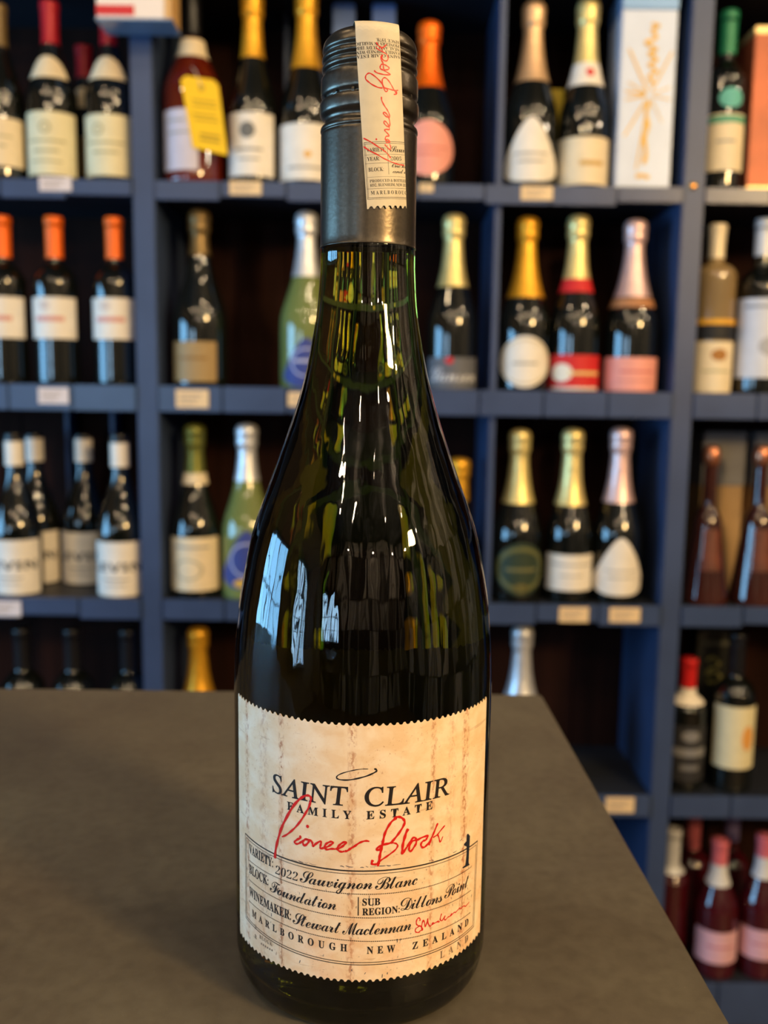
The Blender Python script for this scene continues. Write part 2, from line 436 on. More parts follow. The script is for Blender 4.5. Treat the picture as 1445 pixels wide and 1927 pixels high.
RB = 42.8
def on_body(eps):
    return lambda u, z: ((RB + eps) * math.sin(u / RB) / 1000, -(RB + eps) * math.cos(u / RB) / 1000, z / 1000)
def perf(u, u0, pitch=2.13, depth=0.75):
    t = ((u - u0) / pitch) % 1.0
    if t < 0.32: return 0.0
    s = (t - 0.66) / 0.34
    return -depth * math.sqrt(max(0, 1 - s * s))
U0, U1 = -49.2, 50.2
def paper_mat():
    m = bpy.data.materials.new('stained_label_paper'); m.use_nodes = True
    nt = m.node_tree; b = nt.nodes['Principled BSDF']; L = nt.links
    uv = nt.nodes.new('ShaderNodeUVMap'); uv.uv_map = 'UVMap'
    sep = nt.nodes.new('ShaderNodeSeparateXYZ'); L.new(uv.outputs[0], sep.inputs[0])
    def noise_(sc, det, st=(1, 1, 1), rough=0.6, dist=0.0):
        mp = nt.nodes.new('ShaderNodeMapping'); mp.inputs['Scale'].default_value = st
        n = nt.nodes.new('ShaderNodeTexNoise'); n.inputs['Scale'].default_value = sc; n.inputs['Detail'].default_value = det
        n.inputs['Roughness'].default_value = rough; n.inputs['Distortion'].default_value = dist
        L.new(uv.outputs[0], mp.inputs[0]); L.new(mp.outputs[0], n.inputs['Vector']); return n.outputs['Fac']
    def ramp(src, p0, p1, c0, c1):
        r = nt.nodes.new('ShaderNodeValToRGB'); e = r.color_ramp.elements
        e[0].position, e[1].position = p0, p1; e[0].color, e[1].color = c0, c1; L.new(src, r.inputs[0]); return r.outputs[0]
    def mth(op, a, b_):
        n = nt.nodes.new('ShaderNodeMath'); n.operation = op
        for i, x in enumerate((a, b_)):
            if isinstance(x, (int, float)): n.inputs[i].default_value = x
            else: L.new(x, n.inputs[i])
        return n.outputs[0]
    def mix(kind, fac, a, b_):
        n = nt.nodes.new('ShaderNodeMix'); n.data_type = 'RGBA'; n.blend_type = kind
        if isinstance(fac, (int, float)): n.inputs[0].default_value = fac
        else: L.new(fac, n.inputs[0])
        for i, x in ((6, a), (7, b_)):
            if isinstance(x, tuple): n.inputs[i].default_value = x
            else: L.new(x, n.inputs[i])
        return n.outputs[2]
    W, K = (1, 1, 1, 1), (0, 0, 0, 1)
    col = ramp(noise_(4, 5), 0.3, 0.7, lin(236, 212, 182), lin(244, 224, 198))
    col = mix('MULTIPLY', 0.55, col, ramp(noise_(13, 6, (0.8, 1.0, 1), 0.6, 0.3), 0.40, 0.62, lin(238, 214, 178), W))
    # rust along the vertical board joints at fixed places
    bands = None
    for u, wdt, amp in ((-41.7, 1.8, 0.9), (-24.9, 1.3, 1.0), (-2.1, 1.6, 0.85), (22.9, 1.3, 0.8), (36.3, 2.2, 1.0), (-32.5, 3.0, 0.4), (30.0, 2.4, .35)):
        d = mth('ABSOLUTE', mth('SUBTRACT', sep.outputs[0], u * 0.01), 0)
        g = mth('MULTIPLY', mth('MAXIMUM', mth('SUBTRACT', 1.0, mth('DIVIDE', d, wdt * 0.01)), 0), amp)
        bands = g if bands is None else mth('MAXIMUM', bands, g)
    blot = ramp(noise_(75, 6, (1, 0.55, 1), 0.65), 0.48, 0.58, K, W)
    col = mix('MIX', mth('MULTIPLY', mth('MULTIPLY', bands, blot), 0.9), col, lin(160, 84, 40))
    soft = ramp(noise_(22, 4, (1, 0.4, 1)), 0.38, 0.66, K, W)
    col = mix('MIX', mth('MULTIPLY', mth('MULTIPLY', bands, soft), 0.5), col, lin(205, 146, 98))
    # scattered rusty specks and broad pinkish smears
    sp = mth('MULTIPLY', ramp(noise_(110, 5, (1, 0.8, 1), 0.6), 0.60, 0.67, K, W), ramp(noise_(9, 2), 0.45, 0.62, K, W))
    col = mix('MIX', mth('MULTIPLY', sp, 0.55), col, lin(170, 104, 62))
    low = mth('MULTIPLY', ramp(sep.outputs[1], 0.30, 0.72, W, K), ramp(noise_(12, 5), 0.42, 0.66, K, W))
    col = mix('MIX', mth('MULTIPLY', low, 0.42), col, lin(222, 160, 112))
    ink = mth('MULTIPLY', mth('MULTIPLY', ramp(noise_(120, 3, (1, 0.6, 1), 0.5), 0.63, 0.68, K, W), ramp(noise_(14, 2, (1, 1, 1)), 0.50, 0.60, K, W)), ramp(sep.outputs[1], 0.52, 0.60, W, K))
    col = mix('MIX', mth('MULTIPLY', ink, 0.6), col, lin(84, 78, 84))
    # faint long scratches
    sc = ramp(noise_(6, 4, (0.5, 5.0, 1), 0.6, 0.8), 0.668, 0.678, K, W)
    col = mix('MIX', mth('MULTIPLY', sc, 0.35), col, lin(172, 128, 88))
    L.new(col, b.inputs['Base Color'])
    b.inputs['Roughness'].default_value = 0.55
    return m
PAPER = paper_mat()
zt = lambda u: 100.9 - 0.004 * (u - U0) + perf(u, U0 + 0.3)
zb = lambda u: 19.3 + 0.008 * (u - U0) - perf(u, U0 + 0.5)
fl = patch('front_label', U0, U1, 46 * 8, zt, zb, 3, on_body(0.18), PAPER, wb, 0.01, 0.00012)
tag(fl, 'aged cream paper label with perforated top and bottom edges')
INK = mat('black_ink', lin(30, 24, 24), 0.5)
INK2 = mat('faded_ink', lin(120, 98, 82), 0.6)
INK3 = mat('smudged_ink', lin(70, 68, 82), 0.6)
RED = mat('red_ink', lin(206, 26, 20), 0.45)
P1, P2 = on_body(0.24), on_body(0.28)
# estate name
b = text2d('SAINT', 'italic', -28.4, -3.2, 75.6, 5.7, 0.98, off=0.012, shear=-0.175)
text2d('CLAIR', 'italic', 1.6, 29.2, 75.6, 5.7, 0.98, off=0.012, shear=-0.175, slope=-0.012, into=b)
wrapbm('name_lettering', b, P1, INK, fl)
b = text2d('FAMILY', 'bold', -22.6, -2.2, 71.5, 2.5, 1.75, off=0.012)
text2d('ESTATE', 'bold', 2.2, 22.9, 71.5, 2.5, 1.75, off=0.012, slope=0.035, into=b)
wrapbm('small_lettering', b, P1, INK, fl)
HALO = [(2.6, 87.0), (0.5, 86.95), (-2.1, 86.45), (-4.7, 85.6), (-6.3, 84.7), (-6.7, 83.9), (-5.7, 83.5), (-3.4, 83.5), (-0.8, 84.0), (2.0, 84.8), (4.1, 85.7), (5.0, 86.3), (4.9, 86.8), (4.3, 87.0)]
b = ribbon(HALO[:6], 0.22, 0.42); ribbon(HALO[5:], 0.45, 0.55, into=b)
wrapbm('halo_emblem', b, P1, INK, fl)
ST = {
 'P': [(-27.4, 54.4), (-27.1, 57.2), (-26.3, 60.3), (-25.1, 64.1), (-23.6, 67.4), (-21.6, 71.1), (-19.7, 74.0), (-17.9, 76.0), (-16.4, 77.1), (-15.2, 77.4), (-14.5, 76.9), (-14.6, 75.7), (-15.2, 73.7), (-16.4, 71.4), (-17.9, 68.9), (-19.7, 66.5), (-21.6, 64.5), (-23.2, 63.1), (-24.6, 62.2)],
 'i': [(-18.25, 64.18), (-17.8, 63.71), (-19.02, 62.79), (-19.88, 61.93), (-19.63, 61.43), (-18.81, 61.53), (-17.8, 62.22), (-16.81, 63.18)],
 'o': [(-15.44, 63.61), (-16.41, 63.36), (-17.1, 62.56), (-16.9, 61.76), (-16.51, 61.42), (-15.63, 62.21), (-15.15, 63.05), (-15.54, 63.59), (-16.61, 63.37), (-15.73, 63.62), (-14.67, 63.51), (-13.9, 63.0)],
 'n': [(-14.06, 63.16), (-13.9, 62.35), (-13.62, 61.84), (-12.96, 62.61), (-11.66, 63.65), (-11.2, 63.44), (-11.38, 62.49), (-11.47, 61.83), (-11.09, 61.42), (-10.45, 61.88)],
 'e': [(-10.45, 61.88), (-9.27, 62.31), (-8.2, 63.09), (-7.63, 63.7), (-7.93, 64.08), (-8.65, 63.87), (-9.64, 63.19), (-10.09, 62.3), (-10.0, 61.66), (-9.27, 61.44), (-8.01, 61.82), (-6.76, 61.85)],
 'e2': [(-6.76, 61.85), (-5.52, 62.33), (-4.47, 63.15), (-3.72, 64.03), (-3.95, 64.34), (-4.83, 63.95), (-5.79, 63.05), (-6.23, 62.18), (-5.87, 61.47), (-4.98, 61.17), (-4.1, 61.42)],
 'r': [(-4.02, 61.43), (-3.23, 61.62), (-2.36, 62.34), (-1.15, 63.12), (0.06, 64.07), (1.27, 64.63), (2.31, 64.81), (3.18, 64.6)],
 'Bs': [(11.29, 71.41), (9.87, 70.55), (8.73, 69.0), (7.78, 67.05), (7.36, 65.25), (7.03, 63.61), (6.7, 61.97), (6.37, 60.33), (6.13, 58.68), (5.88, 57.4), (5.77, 56.66)],
 'Bl': [(10.39, 71.23), (11.29, 71.68), (12.38, 71.46), (13.31, 70.7), (13.7, 69.72), (13.17, 68.32), (11.91, 66.45), (10.67, 64.94), (9.43, 63.78), (7.65, 63.47), (6.42, 63.01), (5.47, 62.41), (5.56, 61.76), (6.26, 62.0), (6.78, 62.7)],
 'Bb': [(9.43, 63.68), (10.33, 63.68), (11.24, 63.3), (11.65, 62.6), (11.08, 61.56), (9.83, 60.59), (8.24, 59.54), (6.66, 58.55), (6.22, 58.12)],
 'Bh': [(4.28, 58.77), (3.94, 58.05), (4.12, 57.48), (4.91, 57.36), (5.61, 57.6), (6.22, 58.21)],
 'l': [(14.85, 67.52), (14.22, 66.32), (13.69, 64.55), (13.26, 62.75), (13.11, 60.92), (13.12, 59.9), (13.67, 60.65), (14.58, 61.81)],
 'o2': [(14.58, 61.81), (15.68, 63.49), (16.62, 64.44), (17.4, 63.92), (17.53, 62.59), (16.87, 61.41), (15.84, 60.29), (15.26, 60.77), (15.42, 62.04), (16.26, 63.39), (17.8, 63.38)],
 'c': [(17.8, 63.38), (19.37, 63.9), (21.4, 64.02), (21.01, 63.17), (20.61, 62.79), (19.8, 62.69), (19.12, 61.9), (19.44, 60.9), (20.25, 60.62), (21.46, 61.38), (22.69, 62.77)],
 'k': [(24.96, 67.18), (24.22, 65.77), (23.3, 63.94), (22.48, 62.45), (21.89, 60.8)],
 'k2': [(27.69, 65.68), (25.93, 64.38), (24.83, 63.45), (23.32, 62.99), (24.83, 63.35), (25.41, 62.63), (26.02, 60.85), (27.01, 62.37)],
 'sg': [(19.22, 37.16), (19.3, 37.76), (18.83, 38.27), (18.2, 37.72), (18.06, 36.67), (18.48, 35.95), (19.55, 35.37), (20.23, 34.41), (20.16, 33.88), (19.89, 35.12), (20.19, 36.6), (20.43, 37.08), (20.86, 36.26), (21.15, 34.78), (21.48, 35.31), (21.88, 36.45), (22.03, 37.18), (22.15, 35.74), (22.61, 34.67), (23.31, 34.45), (23.83, 35.24), (24.37, 34.91), (23.57, 34.69), (24.19, 34.81), (25.28, 35.01), (26.01, 35.16), (25.84, 34.74), (26.58, 34.8)],
 'sg2': [(20.41, 33.89), (19.58, 33.95), (18.93, 33.5), (18.11, 33.78), (17.75, 34.26), (18.01, 34.97), (19.05, 35.49), (19.63, 35.34)],
 'sg3': [(27.24, 37.18), (26.83, 36.14), (26.76, 35.22), (27.54, 34.79), (28.68, 35.96), (28.31, 35.14), (28.82, 34.48), (29.92, 35.02), (30.54, 34.94), (31.58, 35.57), (30.96, 34.94), (32.02, 35.32), (32.67, 35.53), (33.35, 35.25), (35.19, 35.92), (35.46, 35.41), (37.46, 35.66), (38.28, 35.05), (40.53, 35.47)],
}
SW = {'P': (1.0, 0.6), 'r': (0.75, 0.6), 'Bs': (0.75, 0.9), 'Bl': (0.8, 0.75), 'Bb': (0.5, 0.6), 'Bh': (0.85, 0.7), 'l': (0.95, 0.8), 'k': (0.65, 0.7), 'k2': (0.5, 0.45)}
b = bmesh.new()
SIG = [k for k in ST if k[:2] == 'sg']
for k, p in ST.items():
    if k not in SIG: ribbon(p, *SW.get(k, (0.72, 0.68)), into=b)
disc2d(b, -15.55, 67.7, 0.5, 0.55, 10)
wrapbm('red_handwriting', b, P2, RED, fl, 1.0)
b = bmesh.new()
for k in SIG: ribbon(ST[k], 0.40, 0.34, into=b)
wrapbm('red_signature', b, P2, RED, fl, 1.0)
# printed frame and dotted rules
b = bmesh.new()
tl = lambda u: 55.15 - 0.010 * (u - 2) + (0.018 * max(0, -u - 25) if u < -25 else 0)
def hline(f, a, c, w, n=40):
    P = [(a + (c - a) * i / n, f(a + (c - a) * i / n)) for i in range(n + 1)]
    vs_ = [(b.verts.new((x, y + w / 2, 0)), b.verts.new((x, y - w / 2, 0))) for x, y in P]
    for p, q in zip(vs_, vs_[1:]): b.faces.new((p[0], p[1], q[1], q[0]))
fT = lambda u: 55.3 + (1.1 * ((-u) / 43) ** 2 if u < 0 else -1.2 * (u / 45) ** 2)
fB = lambda u: 25.3 + (2.5 * ((-u) / 43) ** 1.5 if u < 0 else 0.0)
hline(fT, -43.4, 45.3, 0.42); hline(lambda u: fT(u) - 0.95, -42.5, 44.4, 0.18)
hline(fB, -43.4, 44.2, 0.25); hline(lambda u: fB(u) + 0.75, -42.6, 43.4, 0.22)
for (xa, za, xb, zb_) in ((-43.4, 56.5, -43.4, 27.8), (-42.5, 55.5, -42.6, 28.3), (45.3, 54.2, 44.2, 25.3), (44.4, 53.2, 43.4, 26.0)):
    ribbon([(xa, za), (xb, zb_)], 0.2, into=b, taper=False)
ribbon([(0.1, 47.1), (0.1, 41.2)], 0.32, into=b, taper=False)
for zl, zc, zr in ((48.6, 48.0, 47.1), (42.1, 40.5, 39.1), (34.8, 33.0, 31.5)):
    u = -41.0
    while u < 41.4:
        t = (u + 41) / 82.4
        z = zl + (zr - zl) * t + 4 * t * (1 - t) * (zc - (zl + zr) / 2) * 1.0
        quad2d(b, u, u + 0.36, z - 0.14, z + 0.14, -0.03); u += 0.57
wrapbm('printed_frame', b, P1, INK, fl)
# row captions in slab lettering
b = text2d('VARIETY:', 'bold', -40.6, -28.2, 51.3, 2.9, 1.02, off=0.012, slope=-0.01)
text2d('BLOCK:', 'bold', -40.6, -30.3, 44.5, 2.9, 1.02, off=0.012, into=b)
text2d('WINEMAKER:', 'bold', -40.6, -21.2, 37.0, 2.9, 1.02, off=0.012, slope=-0.035, into=b)
text2d('SUB', 'bold', 1.3, 6.6, 44.4, 2.15, 1.05, off=0.012, into=b)
text2d('REGION:', 'bold', 1.3, 12.6, 41.3, 2.15, 1.05, off=0.012, into=b)
text2d('MARLBOROUGH', 'bold', -38.9, -3.1, 30.6, 2.25, 2.0, off=0.012, slope=-0.03, into=b)
text2d('NEW', 'bold', 2.8, 11.4, 28.9, 2.25, 1.9, off=0.012, slope=-0.02, into=b)
text2d('ZEALAND', 'bold', 16.9, 40.4, 28.4, 2.25, 2.0, off=0.012, slope=-0.02, into=b)
wrapbm('caption_lettering', b, P1, INK, fl)
b = text2d('2022', 'bital', -27.3, -18.8, 49.5, 2.7, 1.0, off=-0.012, shear=0.12)
text2d('Sauvignon', 'script', -18.1, 4.2, 49.3, 3.9, 0.86)
b2 = text2d('Sauvignon', 'script', -18.1, 4.2, 49.6, 3.9, 0.86)
text2d('Blanc', 'script', 5.0, 18.2, 49.3, 3.9, 0.86, into=b2)
text2d('Foundation', 'script', -29.6, -6.5, 43.0, 3.9, 0.84, slope=-0.02, into=b2)
text2d('Dillons', 'script', 12.9, 27.4, 41.8, 3.9, 0.84, slope=-0.05, into=b2)
text2d('Point', 'script', 28.2, 39.9, 41.6, 3.9, 0.84, slope=-0.02, into=b2)
text2d('Stewart', 'script', -20.6, -5.0, 35.5, 3.9, 0.84, slope=-0.02, into=b2)
text2d('Maclennan', 'script', -4.6, 16.4, 35.0, 3.9, 0.84, into=b2)
me = bpy.data.meshes.new('t'); b.to_mesh(me); b.free(); b2.from_mesh(me); bpy.data.meshes.remove(me)
wrapbm('script_lettering', b2, P1, INK, fl)
b = bmesh.new()
b.faces.new([b.verts.new((x, y, 0)) for x, y in ((38.0, 59.1), (38.7, 59.3), (39.9, 58.0), (39.8, 55.5), (39.6, 52.4), (39.5, 49.2), (40.2, 48.2), (38.4, 48.4), (36.4, 48.6), (36.1, 49.1), (37.6, 49.2), (37.9, 50.2), (38.2, 52.9), (38.1, 55.2), (36.6, 56.2), (36.7, 56.7), (38.0, 57.0))])
bmesh.ops.triangulate(b, faces=b.faces[:])
wrapbm('numeral', b, P2, INK3 if False else mat('blue_black_ink', lin(28, 34, 48), 0.5), fl)
# worn, half-printed ghost marks
b = text2d('LAND', 'bold', 27.0, 40.5, 22.2, 2.4, 2.2)
text2d('N', 'bold', -37.4, -36.4, 27.0, 1.6, 1.0, into=b); text2d('R', 'bold', -37.4, -36.3, 23.8, 1.4, 1.0, into=b)
text2d('BLOCK', 'bold', -34.8, -28.6, 25.0, 1.3, 1.2, into=b)
for x in (-34, -33, -32, -31, -30, -29): quad2d(b, x, x + 0.5, 23.3, 23.9)
tag(wrapbm('ghost_lettering', b, P1, INK2, fl), kind='stuff')
b = bmesh.new(); rr = random.Random(5)
for (a, c, z) in ((-41, -30, 54.4), (-26, -12, 56.0), (-8, 12, 56.6), (22, 34, 55.6), (28, 38, 58.5)):
    u = a
    while u < c:
        w = rr.uniform(0.5, 2.6)
        if rr.random() < 0.6: ribbon([(u, z + rr.uniform(-0.3, 0.3)), (u + w / 2, z + rr.uniform(-0.1, 0.1)), (u + w, z + rr.uniform(-0.3, 0.3))], rr.uniform(0.1, 0.28), into=b, n=2)
        u += w + rr.uniform(0.1, 0.5)
for k in range(34):
    x, z = rr.uniform(-42, 42), rr.choice((rr.uniform(21, 25), rr.uniform(30, 50)))
    ribbon([(x, z), (x + rr.uniform(-.4, .4), z - rr.uniform(.4, 1.2))], rr.uniform(0.15, 0.45), into=b)
tag(wrapbm('ink_smudges', b, on_body(0.22), INK3, fl), kind='stuff')
b = bmesh.new()
for (x, z0, z1, w) in ((-24.9, 47.0, 55.5, 0.7), (-24.7, 20.6, 46.0, 0.3), (36.4, 35.0, 46.0, 0.5), (-2.0, 20.5, 26, 0.18), (-41.0, 46, 55, 0.4)):
    ribbon([(x + 0.12 * math.sin(z * 2.3), z) for z in [z0 + (z1 - z0) * i / 14 for i in range(15)]], w, w * 0.5, into=b, n=2)
tag(wrapbm('board_joint_marks', b, on_body(0.21), mat('brown_stain', lin(168, 122, 92), 0.6), fl), kind='stuff')
# back label, seen through the glass
bl = patch('back_label', PI * RB - 42, PI * RB + 42, 40 * 6, lambda u: 104.0 + perf(u, 0), lambda u: 19 - perf(u, 0), 2, on_body(0.18),
           mat('back_label_paper', lin(206, 168, 120), 0.6), wb, 0.01)
tag(bl, 'plain back label glimpsed through the dark glass')

# strip label over the cap
uc = lambda t: 6.7 - 0.081 * (t - 250.5)
def tape_place(eps):
    RT = 15.52 + eps
    phi0 = 2.6 / RT
    d = Vector((math.sin(phi0), -math.cos(phi0), 0)); s_ = Vector((math.cos(phi0), math.sin(phi0), 0))
    ZT = 300.0
    def f(w, t):
        if t <= ZT:
            u = uc(t) + w; z = t + 0.1 * w
            a = u / RT
            k = max(0.0, (t - 290.0) / 10.0); k = k * k * (3 - 2 * k)
            z = t + 0.1 * w * (1 - k)
            base = Vector((RT * math.sin(a), -RT * math.cos(a), z))
            if k > 0:
                wu = (u - 2.6) 
                off = RT * math.sin(wu / RT); rho = RT * math.cos(wu / RT)
                alt = d * rho + s_ * off; alt.z = z
                base = base * (1 - k) + alt * k
            return base / 1000
        wu = uc(ZT) + w - 2.6
        off = RT * math.sin(wu / RT); drop = RT * (1 - math.cos(wu / RT))
        q = t - ZT; rad = 4.0
        if q < rad * PI / 2:
            a = q / rad; rho = RT - rad + rad * math.cos(a); z = ZT + rad * math.sin(a)
        else:
            q2 = q - rad * PI / 2
            if q2 < 2 * (RT - rad): rho = RT - rad - q2; z = ZT + rad
            else:
                q3 = q2 - 2 * (RT - rad)
                if q3 < rad * PI / 2:
                    a = q3 / rad; rho = -(RT - rad) - rad * math.sin(a); z = ZT + rad * math.cos(a)
                else: rho = -RT; z = ZT - (q3 - rad * PI / 2)
        kk = rho / RT
        v = d * (rho - drop * kk) + s_ * off
        v.z = z + eps
        return v / 1000
    return f
TP0, TP1 = tape_place(0.0), tape_place(0.025)
TAPE = mat('cap_strip_paper', lin(208, 196, 172), 0.5, var=0.06, scale=260)
strip = patch('strip_label', -6.75, 6.75, 7 * 8, lambda u: 372, lambda u: 250.6 - perf(u, -6.75, 13.5 / 7, 0.75), 110, TP0, TAPE, wb, 0.01, 0.00010)
tag(strip, 'cream paper strip label running over the screw cap')
CL = (-6.75, 6.75)
b = text2d('SAINT CLAIR ESTATE', 'bold', -8.6, 6.5, 292.9, 0.86, 1.0, rot=True, clip=CL)
text2d('FAMILY OWNED WINERY', 'bold', -9.4, 6.5, 294.0, 0.86, 1.0, rot=True, clip=CL, into=b)
text2d('NEAL AND JUDY IBBOTSON', 'bold', -11.2, 6.5, 295.1, 0.86, 1.0, rot=True, clip=CL, into=b)
text2d('PIONEERS IN MARLBOROUGH', 'bold', -11.6, 6.5, 296.2, 0.86, 1.0, rot=True, clip=CL, into=b)
text2d('SINCE 1978.', 'bold', -0.8, 6.5, 297.3, 0.86, 1.0, rot=True, clip=CL, into=b)
text2d('VARIETY:', 'bold', -5.75, 0.1, 266.75, 1.1, 1.0, into=b)
text2d('YEAR:', 'bold', -5.75, -2.0, 264.25, 1.1, 1.0, into=b)
text2d('BLOCK:', 'bold', -5.55, -1.0, 261.2, 1.1, 1.0, into=b)
text2d('Sauvignon', 'script', 1.4, 13.2, 266.6, 1.7, 0.86, clip=CL, into=b)
text2d('2005', 'bital', 1.4, 5.3, 264.2, 1.1, 1.0, off=-0.01, into=b)
text2d('One hundred', 'script', 1.7, 13.4, 262.2, 1.2, 0.84, clip=CL, into=b)
text2d('and eleven', 'script', 1.9, 11.8, 260.6, 1.2, 0.84, clip=CL, into=b)
text2d('PRODUCED & BOTTLED BY', 'bold', -5.4, 8.9, 258.1, 0.8, 1.0, clip=CL, into=b)
text2d('RD2, BLENHEIM, NEW ZEALAND', 'bold', -5.4, 10.0, 256.9, 0.8, 1.0, clip=CL, into=b)
text2d('MARLBOROUGH', 'bold', -5.3, 8.4, 254.6, 1.05, 1.5, clip=CL, into=b)
for z, w in ((269.5, 0.12), (269.05, 0.1), (265.95, 0.08), (263.5, 0.08), (256.3, 0.08), (253.7, 0.13), (253.3, 0.1)):
    quad2d(b, -6.35, 6.75, z - w / 2, z + w / 2)
u = -5.9
while u < 6.6: quad2d(b, u, u + 0.16, 259.55, 259.65); u += 0.28
quad2d(b, -6.4, -6.28, 253.3, 269.5); quad2d(b, -6.05, -5.97, 253.7, 269.05); quad2d(b, 0.55, 0.66, 260.2, 268.5)
tag(wrapbm('strip_lettering', b, TP1, INK, strip, 1.2), kind='stuff')
b = bmesh.new()
TS = {
 'loop': [(4.17, 284.44), (2.84, 284.53), (1.2, 285.16), (-0.1, 286.05), (-0.81, 286.77), (-0.76, 287.69), (-0.02, 288.35), (0.85, 288.17), (2.37, 287.17), (3.82, 285.84), (4.39, 284.77), (4.97, 283.7), (5.55, 283.66), (5.66, 284.19), (4.62, 284.69), (4.16, 285.67), (4.08, 286.79), (4.69, 287.41), (5.5, 287.15), (6.57, 286.06), (7.44, 284.85), (8.2, 283.93), (8.6, 283.28)],
 'bar': [(4.4, 284.56), (6.0, 284.44), (7.7, 284.27), (9.24, 284.53)],
 'tail': [(8.58, 284.21), (8.73, 283.4), (7.71, 283.13)],
 'l': [(1.59, 289.17), (2.35, 288.6), (3.9, 288.31), (5.37, 288.26), (6.53, 288.47), (5.47, 288.99), (4.33, 289.47)],
 'o': [(4.33, 289.47), (3.43, 289.8), (3.43, 290.51), (3.86, 291.06), (4.53, 291.03), (5.45, 290.73), (6.09, 290.3), (5.81, 289.8), (4.66, 289.61), (4.32, 290.39), (4.25, 291.41)],
 'c': [(4.25, 291.41), (3.62, 292.36), (3.67, 293.28), (4.05, 293.63), (3.84, 292.89), (4.29, 292.23), (5.31, 292.14), (5.76, 293.01), (5.28, 293.97), (4.26, 294.46)],
 'k': [(4.26, 294.46), (3.37, 294.78), (2.6, 295.13), (2.05, 295.6)],
 'k2': [(2.14, 296.92), (2.7, 296.15), (3.8, 295.64), (4.46, 296.01), (5.13, 296.8), (4.8, 296.35), (3.8, 295.53), (4.03, 294.95)],
 'r': [(3.86, 282.0), (4.01, 280.91), (4.77, 279.62), (5.62, 278.59), (6.19, 277.67), (6.56, 276.72)],
 'ee': [(6.56, 276.72), (6.14, 276.42), (5.23, 276.69), (4.53, 277.36), (4.8, 277.76), (5.64, 277.23), (6.29, 276.19), (6.6, 274.73), (6.39, 273.83), (5.54, 273.98), (4.77, 274.65), (4.83, 275.28), (5.53, 274.98), (6.25, 274.06), (6.55, 272.98)],
 'n': [(6.55, 272.98), (5.14, 272.94), (5.08, 272.56), (5.85, 271.9), (6.43, 271.21), (5.45, 270.98), (5.25, 270.08), (6.31, 269.7), (6.75, 269.5), (5.61, 269.24), (5.46, 269.98), (6.16, 270.18), (6.75, 269.37)],
 'i': [(5.06, 268.69), (5.63, 268.12), (6.78, 267.37), (6.99, 268.14), (6.61, 268.98)],
 'P': [(-1.3, 270.16), (0.67, 269.24), (2.78, 268.02), (4.68, 266.96), (5.94, 266.14), (6.96, 265.0), (6.81, 265.48)],
 'P2': [(-1.27, 267.79), (0.7, 266.56), (2.81, 265.64), (5.12, 264.56), (7.73, 263.83), (9.79, 263.54), (11.35, 263.59), (12.1, 263.46)],
}
for k, p in TS.items():
    q = [(x - uc(z), z - 0.1 * (x - uc(z))) for x, z in p]
    q = [(min(6.7, max(-6.7, x)), z) for x, z in q]
    ribbon(q, 0.40, 0.34, into=b)
disc2d(b, 2.5 - uc(270), 270.2, 0.28, 0.28, 8)
wrapbm('strip_handwriting', b, tape_place(0.04), RED, strip, 0.8)

# ------------------------------------------------------------------ bottles on the shelves
C = dict(turquoise=lin(96, 178, 168), gold=lin(226, 166, 44), crimson=lin(176, 26, 40), cream=lin(232, 214, 180), ivory=lin(226, 216, 178), tan=lin(164, 136, 90), black=lin(22, 22, 26),
         lilac=lin(204, 196, 208), white=lin(236, 228, 216), orange=lin(250, 108, 8), pink=lin(238, 160, 146), pinkgold=lin(226, 186, 146), green=lin(30, 120, 84),
         dimgold=lin(120, 98, 60), silver=lin(214, 216, 222), blue=lin(52, 66, 140), palegold=lin(228, 208, 138), slate=lin(96, 98, 106), red=lin(206, 34, 36),
         pinksilver=lin(226, 190, 186), copper=lin(176, 120, 78), silverwhite=lin(206, 210, 222), green2=lin(112, 114, 50), darkgreen=lin(40, 56, 40), charcoal=lin(44, 44, 48),
         pink2=lin(176, 90, 100), lilac2=lin(110, 100, 150), pinkred=lin(224, 116, 128), pinkw=lin(226, 176, 190), rose=lin(214, 160, 140))
def foil(c):  return mat('foil_' + c, C[c], 0.34, metal=0.55, bump=0.5, scale=90, var=0.08)
def capm(c):
    if c == 'black': return mat('capsule_black', C[c], 0.28, var=0.05)
    return mat('capsule_' + c, C[c], 0.38, metal=0.15, var=0.06, scale=30)
def paper(c): return mat('label_' + c, C[c], 0.6, var=0.05, scale=60)
G = dict(tan=mat('tan_bottle_glass', lin(140, 116, 78), 0.08, spec=1.0, var=0.15, scale=8),
         dark=mat('dark_bottle_glass', (0.005, 0.006, 0.005, 1), 0.01, spec=1.0, var=0.2, scale=8),
         amber=mat('amber_bottle_glass', lin(96, 28, 14), 0.05, spec=1.0, var=0.2, scale=8),
         pale=mat('pale_green_bottle_glass', lin(120, 132, 74), 0.06, spec=1.0, var=0.15, scale=8),
         rose=mat('rose_wine_bottle_glass', lin(70, 14, 24), 0.06, spec=1.0, var=0.2, scale=8),
         brown=mat('brown_spirit_glass', lin(58, 26, 20), 0.04, spec=1.0, var=0.3, scale=8))
